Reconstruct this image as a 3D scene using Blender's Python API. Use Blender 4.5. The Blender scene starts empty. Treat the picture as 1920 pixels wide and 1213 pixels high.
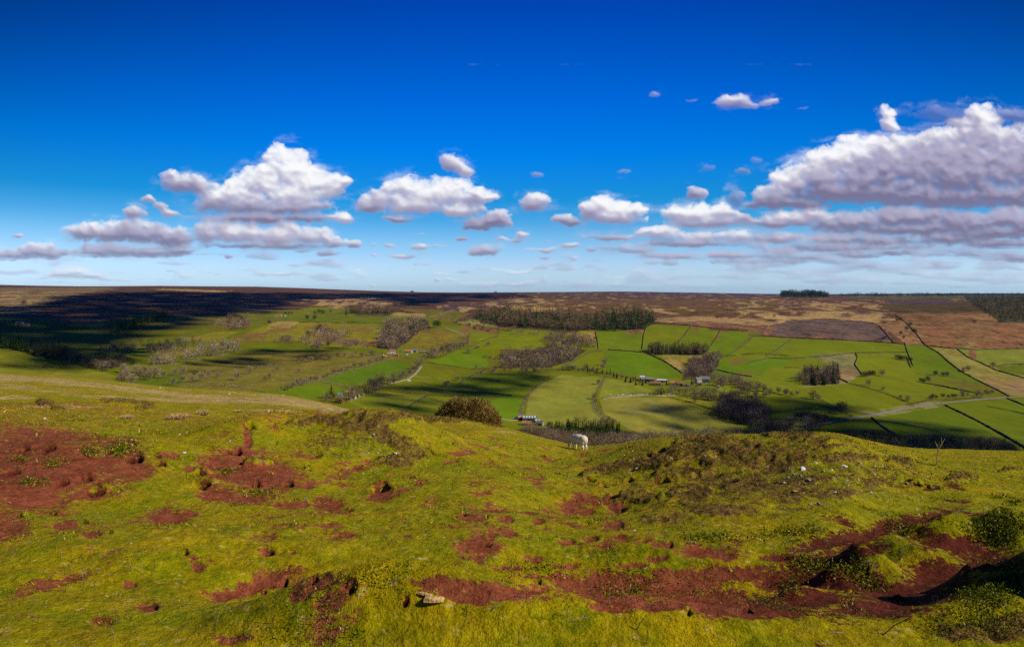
import bpy, math, random
import numpy as np
rng = np.random.default_rng(7)
random.seed(7)
F = 1280.0      # focal length in photo pixels (24 mm lens, 1920 px wide)
CX, HY = 960.0, 545.0
scene = bpy.context.scene
scene.cycles.use_denoising = False; scene.cycles.use_adaptive_sampling = False
col = scene.collection

# ------------------------------------------------------------------ noise
def _h(ix, iy, seed):
    h = (ix.astype(np.int64) * 374761393 + iy.astype(np.int64) * 668265263 + seed * 2246822519) & 0xffffffff
    h = ((h ^ (h >> 13)) * 1274126177) & 0xffffffff
    return (h ^ (h >> 16)) & 0xffffffff
def perlin(x, y, seed=0):
    xi = np.floor(x); yi = np.floor(y); fx = x - xi; fy = y - yi
    xi = xi.astype(np.int64); yi = yi.astype(np.int64)
    ux = fx * fx * fx * (fx * (fx * 6 - 15) + 10); uy = fy * fy * fy * (fy * (fy * 6 - 15) + 10)
    def g(a, b, dx, dy):
        t = _h(a, b, seed) * (2 * math.pi / 4294967296.0)
        return np.cos(t) * dx + np.sin(t) * dy
    n00 = g(xi, yi, fx, fy); n10 = g(xi + 1, yi, fx - 1, fy)
    n01 = g(xi, yi + 1, fx, fy - 1); n11 = g(xi + 1, yi + 1, fx - 1, fy - 1)
    return ((n00 * (1 - ux) + n10 * ux) * (1 - uy) + (n01 * (1 - ux) + n11 * ux) * uy) * 1.5
def fbm(x, y, octv=4, seed=0, gain=0.5, billow=False):
    s = 0; a = 1.0; tot = 0
    for o in range(octv):
        n = perlin(x * 2 ** o + 13.7 * o, y * 2 ** o - 7.3 * o, seed + o)
        if billow: n = 1 - 2 * np.abs(n)
        s = s + a * n; tot += a; a *= gain
    return s / tot
def sstep(a, b, x):
    t = np.clip((x - a) / (b - a), 0, 1); return t * t * (3 - 2 * t)

# ------------------------------------------------------------------ mesh helpers
def mk(name, v, f, mat=None, parent=None, smooth=False, attrs=None, me_name=None):
    v = np.asarray(v, dtype=np.float32); f = np.asarray(f, dtype=np.int32)
    me = bpy.data.meshes.new(me_name or name)
    me.vertices.add(len(v)); me.vertices.foreach_set('co', v.ravel())
    k = f.shape[1]
    me.loops.add(f.size); me.loops.foreach_set('vertex_index', f.ravel())
    me.polygons.add(len(f)); me.polygons.foreach_set('loop_start', np.arange(0, f.size, k, dtype=np.int32))
    me.polygons.foreach_set('use_smooth', np.full(len(f), smooth, dtype=bool))
    for an, arr in (attrs or {}).items():
        arr = np.asarray(arr, dtype=np.float32)
        if arr.ndim == 2:
            if arr.shape[1] == 3: arr = np.concatenate([arr, np.ones((len(arr), 1), np.float32)], 1)
            a = me.attributes.new(an, 'FLOAT_COLOR', 'POINT'); a.data.foreach_set('color', arr.ravel())
        else:
            a = me.attributes.new(an, 'FLOAT', 'POINT'); a.data.foreach_set('value', arr)
    me.update(calc_edges=True)
    if mat: me.materials.append(mat)
    o = bpy.data.objects.new(name, me); col.objects.link(o)
    if parent: o.parent = parent
    return o
def tag(o, label=None, cat=None, group=None, kind=None):
    if label: o['label'] = label
    if cat: o['category'] = cat
    if group: o['group'] = group
    if kind: o['kind'] = kind
    return o
def empty(name, loc, rz=0, s=1.0):
    o = bpy.data.objects.new(name, None); col.objects.link(o)
    o.location = loc; o.rotation_euler = (0, 0, rz); o.scale = (s, s, s) if not isinstance(s, tuple) else s
    return o
def copy_tree(o, parent=None):
    c = o.copy(); col.objects.link(c)
    if parent is not None: c.parent = parent
    for ch in list(o.children):
        copy_tree(ch, c)
    return c

# ------------------------------------------------------------------ materials
def mat(name):
    m = bpy.data.materials.new(name); m.use_nodes = True
    nt = m.node_tree; b = nt.nodes['Principled BSDF']
    b.inputs['Roughness'].default_value = 0.9
    b.inputs['Specular IOR Level'].default_value = 0.03
    return m, nt, b
def N(nt, t, **kw):
    n = nt.nodes.new(t)
    for k, v in kw.items():
        if k.startswith('i_'): n.inputs[k[2:]].default_value = v
        else: setattr(n, k, v)
    return n
def noise_mat(name, c1, c2, scale=3.0, rough=0.9, detail=5, coord='Object', bump=0.0):
    m, nt, b = mat(name)
    tc = N(nt, 'ShaderNodeTexCoord'); nz = N(nt, 'ShaderNodeTexNoise')
    nz.inputs['Scale'].default_value = scale; nz.inputs['Detail'].default_value = detail
    rp = N(nt, 'ShaderNodeValToRGB')
    rp.color_ramp.elements[0].position = .35; rp.color_ramp.elements[1].position = .65
    rp.color_ramp.elements[0].color = (*c1, 1); rp.color_ramp.elements[1].color = (*c2, 1)
    nt.links.new(tc.outputs[coord], nz.inputs['Vector']); nt.links.new(nz.outputs['Fac'], rp.inputs['Fac'])
    nt.links.new(rp.outputs['Color'], b.inputs['Base Color']); b.inputs['Roughness'].default_value = rough
    if bump:
        bp = N(nt, 'ShaderNodeBump'); bp.inputs['Distance'].default_value = bump
        nt.links.new(nz.outputs['Fac'], bp.inputs['Height']); nt.links.new(bp.outputs['Normal'], b.inputs['Normal'])
    return m
def attr_mat(name, attr='col', var=.25, scale=.5):
    m, nt, b = mat(name)
    at = N(nt, 'ShaderNodeAttribute', attribute_name=attr)
    nz = N(nt, 'ShaderNodeTexNoise'); nz.inputs['Scale'].default_value = scale; nz.inputs['Detail'].default_value = 3
    g = N(nt, 'ShaderNodeNewGeometry'); nt.links.new(g.outputs['Position'], nz.inputs['Vector'])
    mr = N(nt, 'ShaderNodeMapRange'); mr.inputs['From Min'].default_value = .3; mr.inputs['From Max'].default_value = .7
    mr.inputs['To Min'].default_value = 1 - var; mr.inputs['To Max'].default_value = 1 + var
    nt.links.new(nz.outputs['Fac'], mr.inputs['Value'])
    mx = N(nt, 'ShaderNodeVectorMath', operation='SCALE')
    nt.links.new(at.outputs['Color'], mx.inputs[0]); nt.links.new(mr.outputs['Result'], mx.inputs['Scale'])
    nt.links.new(mx.outputs['Vector'], b.inputs['Base Color'])
    return m

# ------------------------------------------------------------------ terrain tables
HZ = np.array([(-900,533),(0,534),(80,536),(150,537),(300,536),(400,537),(480,537.5),(560,540),(640,543),(720,546),(800,548),
    (860,548.5),(960,548),(1060,547.5),(1150,546.5),(1200,547),(1320,549),(1440,551),(1560,551.5),(1700,550.5),(1850,550),(1920,550),(2800,551)], float)
def horizon(px): return np.interp(px, HZ[:, 0], HZ[:, 1])
TY = np.array([300, 450, 600, 750, 900, 1150, 1500, 2000, 2800, 4000, 6000, 8000, 12000], float)
TP = np.arange(-480, 2401, 240)     # 13 columns
_r = {  # rows of the photo at which the ground lies, per depth; columns at px -480,0,240,...,1920,2400
    450:  [730, 745, 765, 790, 825, 850, 872, 880, 882, 880, 880],
    600:  [712, 722, 735, 752, 776, 805, 822, 835, 842, 846, 846],
    750:  [688, 695, 705, 716, 738, 760, 766, 776, 786, 796, 800],
    900:  [664, 668, 680, 692, 708, 715, 722, 730, 742, 756, 762],
    1150: [636, 640, 650, 658, 665, 672, 675, 678, 690, 702, 708],
    1500: [603, 606, 612, 618, 624, 628, 628, 626, 628, 634, 640],
    2000: [578, 581, 585, 590, 596, 600, 598, 593, 592, 590, 592],
    2800: [558, 562, 566, 570, 574, 577, 575, 571, 570, 568, 568],
    4000: [543, 546, 549, 554, 561, 564, 562, 561, 561, 560, 560]}
_tab = np.zeros((len(TY), len(TP)))
_cp = [-480, 0, 240, 480, 720, 960, 1200, 1440, 1680, 1920, 2400]
for i, Y in enumerate(TY):
    if Y in _r: _tab[i] = np.interp(TP, _cp, _r[Y])
    elif Y == 300: _tab[i] = np.interp(TP, _cp, np.array(_r[450])) + np.array([1]) * 60
    elif Y == 6000: _tab[i] = horizon(TP) * .72 + np.interp(TP, _cp, _r[4000]) * .28
    elif Y == 8000: _tab[i] = horizon(TP)
    else: _tab[i] = horizon(TP) + 2.0
def _cr(p0, p1, p2, p3, t):
    return .5 * (2 * p1 + (p2 - p0) * t + (2 * p0 - 5 * p1 + 4 * p2 - p3) * t * t + (3 * p1 - p0 - 3 * p2 + p3) * t ** 3)
def rowtab(px, Y):
    a = np.clip((px + 480) / 240, 0, len(TP) - 1.001); b = np.interp(np.log(Y), np.log(TY), np.arange(len(TY)))
    b = np.clip(b, 0, len(TY) - 1.001)
    ia = a.astype(int); ib = b.astype(int); fa = a - ia; fb = b - ib
    nA, nB = len(TP) - 1, len(TY) - 1
    rows = []
    for k in (-1, 0, 1, 2):
        kb = np.clip(ib + k, 0, nB)
        rows.append(_cr(_tab[kb, np.clip(ia - 1, 0, nA)], _tab[kb, ia], _tab[kb, np.clip(ia + 1, 0, nA)], _tab[kb, np.clip(ia + 2, 0, nA)], fa))
    r = _cr(*rows, fb)
    # exact skyline far away
    w = sstep(4500, 8000, Y)
    return r + w * (horizon(px) + 2.0 * sstep(8000, 12000, Y) - r)
def Zfar(x, Y):
    Y = np.asarray(Y, float); x = np.asarray(x, float)
    Yc = np.maximum(Y, 300.0)
    px = CX + F * x / Yc
    z = -(rowtab(px, Yc) - HY) / F * Yc
    z = z + (fbm(x / 300, Y / 260, 3, 11) * 10.0 + fbm(x / 80, Y / 75, 3, 15) * 2.0) * (1 - sstep(2500, 6500, Y)) * sstep(300, 700, Y)
    # small spur at the foot of the left slope
    sp = 16 * np.exp(-((x + 640) / 150) ** 2 - ((Y - 880) / 90) ** 2)
    return z + sp
def place_far(px, py):
    """ground point under a photo pixel on the valley side"""
    Ys = np.geomspace(330, 11500, 700)
    x = (px - CX) / F * Ys
    rows = HY - F * Zfar(x, Ys) / Ys
    k = np.nonzero(rows <= py)[0]
    if len(k) == 0: Y = 9000.0
    else:
        j = k[0]
        if j == 0: Y = Ys[0]
        else:
            t = (rows[j - 1] - py) / max(rows[j - 1] - rows[j], 1e-6); Y = Ys[j - 1] + t * (Ys[j] - Ys[j - 1])
    X = (px - CX) / F * Y
    return np.array([X, Y, float(Zfar(np.array([X]), np.array([Y]))[0])])

CR = np.array([(-900,684,280),(-300,692,250),(0,700,220),(150,707,190),(300,724,165),(440,733,140),(540,741,120),(640,763,95),(680,773,80),(720,777,68),
    (760,779,62),(850,784,58),(930,797,55),(1000,816,52),(1050,829,49),(1090,836,46),(1130,836,44),(1180,829,42),(1220,822,40),(1260,819,38),(1300,820,36),(1380,813,34),
    (1450,816,33),(1500,811,33),(1545,809,33),(1600,818,34),(1640,831,37),(1700,838,41),(1760,843,45),(1840,844,48),(1920,845,50),(2300,838,55),(2900,820,60)], float)
def crest(px):
    # light smoothing of the traced crest
    s = 0; y = 0
    for d, w in ((-22, .2), (-11, .2), (0, .2), (11, .2), (22, .2)):
        s = s + w * np.interp(px + d, CR[:, 0], CR[:, 1]); y = y + w * np.interp(px + d, CR[:, 0], CR[:, 2])
    return s, y
Y0, T0 = 6.5, (1213 - HY) / F
# bumps of the near hillside: (px, depth, height, half width m, half depth m)
BUMPS = [(640, 28, 1.35, 3.6, 3.2), (740, 38, -.55, 4, 4.5), (700, 25, .5, 1.8, 2.4), (560, 34, 0.75, 5.0, 4.0), (755, 27, .55, 2.0, 3.0), (690, 60, .5, 7, 5), (850, 52, .4, 5, 4),
    (1390, 25, .32, 4.5, 4.0), (1560, 24, .22, 4, 4), (1250, 29, .4, 3.2, 3.0), (1330, 20, -.35, 4, 3),
    (725, 7.1, .46, 1.15, .55), (960, 7.0, .24, 1.5, .55), (1250, 7.2, .26, 1.8, .7), (560, 7.2, .12, .9, .8),
    (690, 8.9, -.55, 2.4, .8), (1150, 9.9, -.45, 3.0, 1.1), (1500, 9.8, -.32, 2.2, 1.2), (1600, 12.5, -.28, 2.2, 1.6),
    (1690, 11.6, .34, .6, .5), (1640, 10.2, .34, .38, .36), (1560, 9.9, .26, .30, .24), (1755, 12.6, .34, .6, .5), (1740, 10.8, .3, .45, .4),
    (1845, 13.2, .28, .5, .6), (1905, 12.4, .30, .6, .6), (1885, 9.4, .26, .45, .5), (1965, 10.0, .35, .5, .6), (1900, 7.6, .3, .8, .5), (1800, 7.2, .16, .5, .4), (2060, 8.3, .8, .7, .8),
    (2230, 7.4, 1.7, .8, 1.0), (2130, 12.0, .75, .8, 1.0), (1780, 12.8, .34, .45, .4), (1830, 8.9, .34, .35, .35), (1870, 8.3, .3, .3, .3), (1605, 10.6, .26, .28, .25), (1580, 9.3, .22, .22, .2), (1500, 8.6, .14, .3, .2), (1500, 9.2, .2, .3, .25),
    (60, 21, .5, 3.5, 3), (250, 20, .35, 2.2, 2.4), (470, 24, .55, 1.6, 2.6), (420, 26, .5, 3, 3), (100, 14, -.25, 3, 2), (500, 15, -.25, 4, 2.4),
    (1100, 17, -.25, 2.0, 2.0), (1100, 36, -.35, 3.5, 5), (940, 33, .12, 3, 3), (190, 42, .5, 5, 4), (-250, 30, 1.2, 7, 6)]
# burrows and bites in the turf: (px, row, width px, depth m)
HOLES = [(466,800,14,.30),(40,842,14,.25),(62,822,10,.2),(85,843,16,.28),(160,895,16,.3),(115,903,13,.28),(178,921,16,.3),(252,858,18,.22),(288,851,14,.2),
    (375,887,13,.3),(376,909,20,.4),(440,846,16,.22),(480,909,12,.25),(540,907,12,.3),(30,968,12,.2),(95,965,10,.2),(155,982,10,.25),(15,885,22,.2),(712,915,22,.42),
    (596,855,8,.2),(633,905,5,.12),(1103,902,14,.3),(1130,915,10,.2),(1505,860,10,.2),(1235,850,12,.3),(1215,862,10,.2),(1240,905,18,.2),(1700,905,10,.22),(1720,912,10,.22),(1735,912,9,.2),
    (1180,905,12,.2),(660,1105,10,.16),(535,1092,7,.14),(495,1112,7,.12),(1400,1140,12,.15),(760,1128,6,.05),(590,1085,8,.14),(1290,1150,9,.1),(870,965,8,.1),(915,1018,10,.08),
    (345,1035,8,.1),(505,1035,9,.1),(300,870,12,.18),(205,1000,8,.1),(1010,1090,8,.1),(1600,1110,9,.12),(1690,1120,10,.12)]
def Tbase(px, Y):
    rc, Yc = crest(px)
    Tc = (rc - HY) / F
    g = (1 / np.maximum(Y, .01) - 1 / Yc) / (1 / Y0 - 1 / Yc)
    return Tc + (T0 - Tc) * g
_hw = None
def Znear(x, Y, detail=True):
    x = np.asarray(x, float); Y = np.asarray(Y, float)
    px = CX + F * x / np.maximum(Y, 4.0)
    rc, Yc = crest(px); Tc = (rc - HY) / F
    h0 = (T0 - Tc) / (1 / Y0 - 1 / Yc); s = Tc - h0 / Yc
    z = -(h0 + s * Y)
    zc = -Tc * Yc
    over = np.maximum(Y - Yc, 0)
    z = np.where(Y > Yc, zc - s * over - (over ** 2 / (over + 6.0)) * .42, z)
    nearc = 1 - sstep(.8, .99, Y / Yc)            # keep the traced skyline
    b = 0
    for (bp, bY, bh, bw, bd) in BUMPS:
        bx = (bp - CX) / F * bY
        b = b + bh * np.exp(-((x - bx) / bw) ** 2 - ((Y - bY) / bd) ** 2)
    fadeY = sstep(2.5, 5.0, Y)
    z = z + b * nearc * fadeY
    big = fbm(x / 9, Y / 9, 2, 21) * .30 * sstep(6, 25, Y) + fbm(x / 3.0, Y / 3.0, 3, 31) * .17
    z = z + big * (.25 + .75 * nearc)
    if detail:
        dscale = .35 + .65 * nearc
        rough = .6 + .8 * sstep(.0, .5, fbm(x / 6 + 40, Y / 6, 2, 77))
        lump = fbm(x / .75, Y / .75, 3, 41, billow=True)
        fine = fbm(x / .16, Y / .16, 3, 51)
        z = z + (lump * .050 * rough + fine * .017) * dscale * sstep(-1, 2, Y) + fbm(x / 4.2, Y / 1.7, 2, 61) * .05 * sstep(40, 70, Y)
        if _hw is not None:
            for (hx, hY, hr, hd) in _hw:
                k = np.abs(Y - hY) < hr * 6
                dx = (x[k] - hx) / hr; dy = (Y[k] - hY) / (hr * 1.1)
                wob = 1 + .35 * perlin(x[k] / (hr * .9), Y[k] / (hr * .9), 5)
                r = np.sqrt(dx * dx + dy * dy) * wob
                # pit with a raised lip behind it
                z[k] = z[k] - hd * (1 - sstep(.45, 1.15, r)) + hd * .35 * np.exp(-(dx ** 2) * .7 - ((dy - 1.5) / .6) ** 2)
    return z
def place_near(px, py):
    Ys = np.geomspace(4.5, 300, 900)
    x = (px - CX) / F * Ys
    rows = HY - F * Znear(x, Ys, False) / Ys
    k = np.nonzero(rows <= py)[0]
    j = max(k[0], 1) if len(k) else 899
    t = (rows[j - 1] - py) / max(rows[j - 1] - rows[j], 1e-6); Y = Ys[j - 1] + np.clip(t, 0, 1) * (Ys[j] - Ys[j - 1])
    X = (px - CX) / F * Y
    return np.array([X, Y, float(Znear(np.array([X]), np.array([Y]))[0])])
_l = []
for (hp, hr, hwd, hd) in HOLES:
    P = place_near(hp, hr); _l.append((P[0], P[1], max(hwd * .85 * P[1] / F, .04), hd * 1.15))
_hw = _l
# ------------------------------------------------------------------ polygons on the photo, laid on the land
def inpoly(px, py, poly):
    poly = np.asarray(poly, float); x0, y0 = poly.min(0); x1, y1 = poly.max(0)
    res = np.zeros(px.shape, bool)
    k = np.nonzero((px >= x0) & (px <= x1) & (py >= y0) & (py <= y1))[0]
    X = px[k]; Yv = py[k]; c = np.zeros(len(k), bool); n = len(poly); j = n - 1
    for i in range(n):
        xi, yi = poly[i]; xj, yj = poly[j]
        if yi != yj:
            c ^= ((yi > Yv) != (yj > Yv)) & (X < (xj - xi) * (Yv - yi) / (yj - yi) + xi)
        j = i
    res[k] = c
    return res
def grid_faces(nr, nc):
    i = np.arange(nr - 1)[:, None] * nc + np.arange(nc - 1)[None, :]
    return np.stack([i, i + 1, i + nc + 1, i + nc], -1).reshape(-1, 4)

# ---- valley side
pxc = np.concatenate([np.linspace(-1700, -80, 90, endpoint=False), np.arange(-80, 2000, 1.6), np.linspace(2000, 3600, 90)])
Yr = [60, 130, 200, 260, 320]
# rows spaced so that successive rows are about one photo row apart
Yd = np.geomspace(330, 12000, 4000); rr = HY - F * Zfar(np.zeros_like(Yd), Yd) / Yd
rr = np.minimum.accumulate(rr); tgt = np.arange(rr[0], rr[-1], -.75)
Yr += list(np.interp(-tgt, -rr, Yd)); Yr = np.unique(np.array(Yr)); Yr = Yr[np.concatenate([[True], np.diff(Yr) > .5])]
extra = np.geomspace(3500, 12000, 70); Yr = np.unique(np.concatenate([Yr, extra]))
Yg, Pg = np.meshgrid(Yr, pxc, indexing='ij')
Xg = (Pg - CX) / F * np.maximum(Yg, 100)
Zg = Zfar(Xg, Yg)
PX = (CX + F * Xg / Yg).ravel(); PY = (HY - F * Zg / Yg).ravel(); XX = Xg.ravel(); YY = Yg.ravel()
_mw = sstep(612, 590, PY) * 34; wx = PX + (3.0 + _mw) * fbm(XX / 60, YY / 90, 4, 91) + _mw * fbm(XX / 260, YY / 300, 2, 95); wy = PY + 1.4 * fbm(XX / 60 + 9, YY / 60, 3, 92)
C = np.zeros((len(PX), 3), np.float32)
G_BR = (.125, .205, .008); G_MID = (.105, .150, .012); G_OL = (.135, .135, .016); G_PALE = (.165, .205, .035)
BROWN = (.125, .055, .024); BRACK = (.235, .105, .036); STRAW = (.42, .26, .085); HEATH = (.095, .058, .046); OCHRE = (.20, .165, .012); DK = (.075, .035, .028)
# default: a patchwork of greens by cell
cell = fbm(XX / 420, YY / 420, 2, 5)
C[:] = G_MID
t = sstep(-.3, .4, cell)[:, None]; C[:] = np.array(G_MID) * (1 - t) + np.array(G_BR) * t
rough = np.zeros(len(PX), np.float32)       # 0 smooth pasture .. 1 rough moor
def tune(c):
    r_, g_, b_ = c
    if g_ < r_ * .9: return c
    w = float(sstep(1.2, 1.8, g_ / r_))
    return (r_ * (1.42 - .08 * w), g_ * (1.12 - .26 * w), b_ * (.6 - .4 * w))
C[:] = C * np.array([1.4, .95, .2])
def fill(poly, c, r=0.0, hard=True, mixv=1.0, nz=None):
    c = tune(c)
    m = inpoly(wx if not hard else PX, wy if not hard else PY, poly)
    if nz is not None:
        thr, sx, sy, seed = nz
        w = sstep(thr - .12, thr + .12, fbm(XX[m] / sx, YY[m] / sy, 4, seed))[:, None] * mixv
    else: w = mixv
    C[m] = C[m] * (1 - w) + np.array(c, np.float32) * w
    if nz is None: rough[m] = r
L0, R0 = -1600, 3500
fill([(L0, 500), (R0, 500), (R0, 655), (1920, 654), (1820, 655), (1700, 646), (1560, 639), (1440, 631), (1402, 621), (1351, 619), (1300, 610), (1220, 607), (1205, 617), (1116, 621), (1050, 622),
      (935, 614), (905, 606), (875, 604), (850, 605), (815, 599), (765, 592), (740, 585), (650, 580), (610, 577), (540, 580), (480, 585), (425, 592), (330, 592), (262, 590), (215, 600), (150, 606), (95, 607), (60, 598), (0, 594), (L0, 590)], BROWN, 1, False)
# moor tones
MO = (PY < 606) & (rough > .5)
nv = fbm(XX / 300, YY / 900, 4, 101); nw = fbm(XX / 120, YY / 420, 4, 108)
w = sstep(-.15, .35, nv)[:, None] * MO[:, None] * .75; C[:] = C * (1 - w) + np.array(HEATH) * w
fill([(960, 546), (1960, 549), (1960, 560), (1440, 556), (960, 552)], HEATH, 1, False, .85)
fill([(1150, 544), (1700, 549), (1700, 556), (1330, 555), (1150, 550)], (.085, .045, .06), 1, False)
fill([(960, 562), (1460, 562), (1470, 590), (1380, 600), (1220, 596), (960, 592)], (.15, .075, .025), 1, False, .7)
fill([(960, 562), (1460, 560), (1470, 592), (1220, 594), (940, 588)], (.16, .10, .012), 1, False, .7, (.1, 80, 160, 133))
fill([(0, 540), (230, 538), (110, 562), (60, 590), (-200, 590), (-200, 540)], (.20, .125, .05), 1, False)
fill([(300, 541), (430, 545), (430, 549), (300, 544)], STRAW, 1, False, .8)
fill([(0, 545), (130, 548), (60, 575), (0, 585)], STRAW, 1, False, .8, (.1, 90, 200, 61))
# straw patches over the moor
for (pl, thr) in [([(560, 562), (700, 557), (760, 572), (640, 580), (600, 576)], .05), ([(960, 558), (1070, 562), (1050, 584), (965, 584), (925, 575)], .08),
        ([(1080, 566), (1300, 572), (1290, 590), (1080, 585)], .18), ([(1360, 560), (1480, 558), (1470, 600), (1360, 600)], .2), ([(1440, 562), (1700, 568), (1700, 600), (1440, 608)], .14),
        ([(760, 575), (930, 562), (960, 585), (880, 590)], .25), ([(1700, 580), (1920, 585), (1920, 650), (1740, 645)], .3), ([(960, 540), (1900, 548), (1900, 570), (960, 560)], .28)]:
    fill(pl, STRAW, 1, False, .9, (thr, 70, 260, 131))
fill([(1228, 597), (1330, 594), (1440, 597), (1600, 585), (1640, 592), (1700, 612), (1690, 622), (1640, 606), (1560, 597), (1480, 600), (1440, 612), (1340, 612), (1230, 604)], STRAW, 1, False, .85, (-.25, 60, 90, 140))
fill([(1368, 592), (1400, 575), (1425, 562), (1432, 566), (1410, 580), (1380, 593)], STRAW, 1, False, .9)
fill([(1440, 585), (1470, 572), (1520, 566), (1640, 572), (1700, 580), (1640, 584), (1540, 590), (1440, 604)], STRAW, 1, False, .8, (.12, 70, 150, 145))
fill([(1640, 574), (1690, 562), (1880, 566), (1842, 586), (1700, 588)], (.085, .055, .012), 1, False, .85)
fill([(1660, 562), (1780, 560), (1785, 568), (1680, 570)], HEATH, 1, False)
fill([(1428, 614), (1480, 601), (1560, 598), (1640, 608), (1668, 628), (1676, 641), (1560, 636), (1440, 629)], (.135, .082, .055), 1, False)
fill([(1440, 620), (1670, 628), (1676, 641), (1440, 630)], BRACK, 1, False, .6, (.1, 60, 60, 150))
fill([(1672, 588), (1840, 586), (1872, 603), (1960, 606), (1990, 655), (1830, 656), (1735, 648), (1715, 628), (1690, 605)], BRACK, 1, False)
fill([(1672, 588), (1840, 586), (1872, 603), (1960, 606), (1990, 655), (1830, 656), (1735, 648), (1715, 628), (1690, 605)], (.24, .15, .05), 1, False, .8, (.12, 90, 110, 151))
fill([(1640, 605), (1690, 600), (1735, 648), (1700, 645), (1670, 625)], (.27, .135, .05), 1, False)
fill([(1225, 607), (1300, 610), (1400, 620), (1440, 630), (1460, 618), (1430, 610), (1300, 602)], (.22, .10, .045), 1, False)
fill([(880, 590), (1000, 585), (1230, 590), (1215, 617), (1050, 622), (935, 612)], (.10, .06, .02), 1, False)
fill([(960, 594), (1230, 592), (1222, 600), (960, 598)], OCHRE, 1, False, .6)
fill([(1205, 616), (1240, 610), (1206, 624), (1160, 620)], BRACK, 1, False)
fill([(740, 590), (730, 587), (800, 588), (796, 597), (728, 594)], STRAW, .6)
fill([(745, 580), (850, 583), (882, 588), (850, 605), (815, 600), (795, 588)], (.12, .12, .02), .6)
fill([(857, 604), (882, 599), (935, 601), (932, 614), (880, 613)], (.30, .24, .05), .6)
fill([(875, 605), (935, 615), (940, 628), (860, 620)], BRACK, 1, False, .9, (-.1, 40, 60, 152))
# green farmland reaching up on the left of the moor
fill([(560, 582), (640, 578), (740, 592), (700, 600), (590, 600), (470, 612), (430, 605), (480, 590)], G_MID, .2, False)
fill([(480, 592), (600, 596), (740, 592), (790, 597), (740, 607), (560, 606), (450, 612)], (.10, .145, .012), .2, False)
# ochre hillsides and bracken on the slopes of the middle distance
fill([(765, 642), (780, 622), (820, 616), (876, 622), (884, 640), (850, 650), (800, 657), (757, 650)], (.20, .155, .014), .5, False)
fill([(800, 618), (845, 622), (850, 650), (830, 652)], (.24, .125, .02), .5, False, .7, (.0, 60, 50, 153))
fill([(505, 607), (560, 603), (720, 612), (715, 650), (640, 652), (560, 640), (470, 640), (440, 640), (470, 620)], (.155, .17, .012), .4, False)
fill([(505, 603), (570, 602), (540, 615), (500, 617)], STRAW, 1, False, .7, (-.1, 60, 50, 154))
for pl in ([(565, 612), (615, 608), (650, 640), (600, 640)], [(655, 612), (712, 616), (705, 624), (660, 622)], [(630, 640), (715, 630), (712, 650), (640, 650)], [(385, 600), (470, 592), (470, 614), (400, 618)], [(440, 630), (500, 622), (500, 640), (440, 640)], [(505, 612), (560, 612), (540, 622), (500, 625)]):
    fill(pl, BRACK, .9, False, .9, (-.08, 45, 45, 155))
fill([(480, 640), (640, 655), (720, 652), (720, 662), (620, 668), (480, 655)], (.10, .175, .010), .1, False)
# sheep pasture, dull
fill([(350, 688), (480, 660), (640, 660), (760, 668), (700, 684), (590, 712), (520, 725), (450, 735), (330, 722), (300, 705)], (.135, .135, .026), .3, False)
fill([(300, 655), (430, 640), (430, 652), (300, 672)], (.15, .165, .015), .2, False); fill([(330, 640), (400, 622), (450, 622), (400, 640)], (.16, .17, .015), .2, False)
fill([(600, 712), (640, 696), (735, 675), (771, 685), (762, 706), (745, 713), (650, 722), (592, 717)], (.085, .21, .006), 0)
fill([(520, 733), (580, 720), (638, 726), (640, 740), (607, 752), (540, 745)], (.10, .215, .012), 0)
fill([(150, 683), (350, 700), (330, 735), (160, 710)], (.09, .17, .012), .2, False)
fill([(650, 752), (700, 733), (745, 735), (796, 742), (745, 775), (680, 765)], (.145, .205, .018), 0)
fill([(808, 676), (880, 651), (912, 661), (916, 686), (882, 693), (830, 686)], (.105, .235, .006), 0)
fill([(886, 652), (897, 634), (960, 620), (1000, 618), (1028, 640), (1000, 655), (960, 655)], (.135, .23, .006), .1, False)
fill([(940, 655), (1000, 655), (1040, 650), (1020, 690), (950, 690), (935, 675)], (.13, .085, .03), 1, False)
fill([(1062, 622), (1115, 622), (1118, 650), (1090, 642), (1068, 640)], (.20, .20, .03), .3)
fill([(1064, 624), (1082, 624), (1086, 640), (1070, 640)], STRAW, .3, True, .8); fill([(1100, 623), (1113, 623), (1117, 645), (1101, 640)], STRAW, .3, True, .8)
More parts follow.
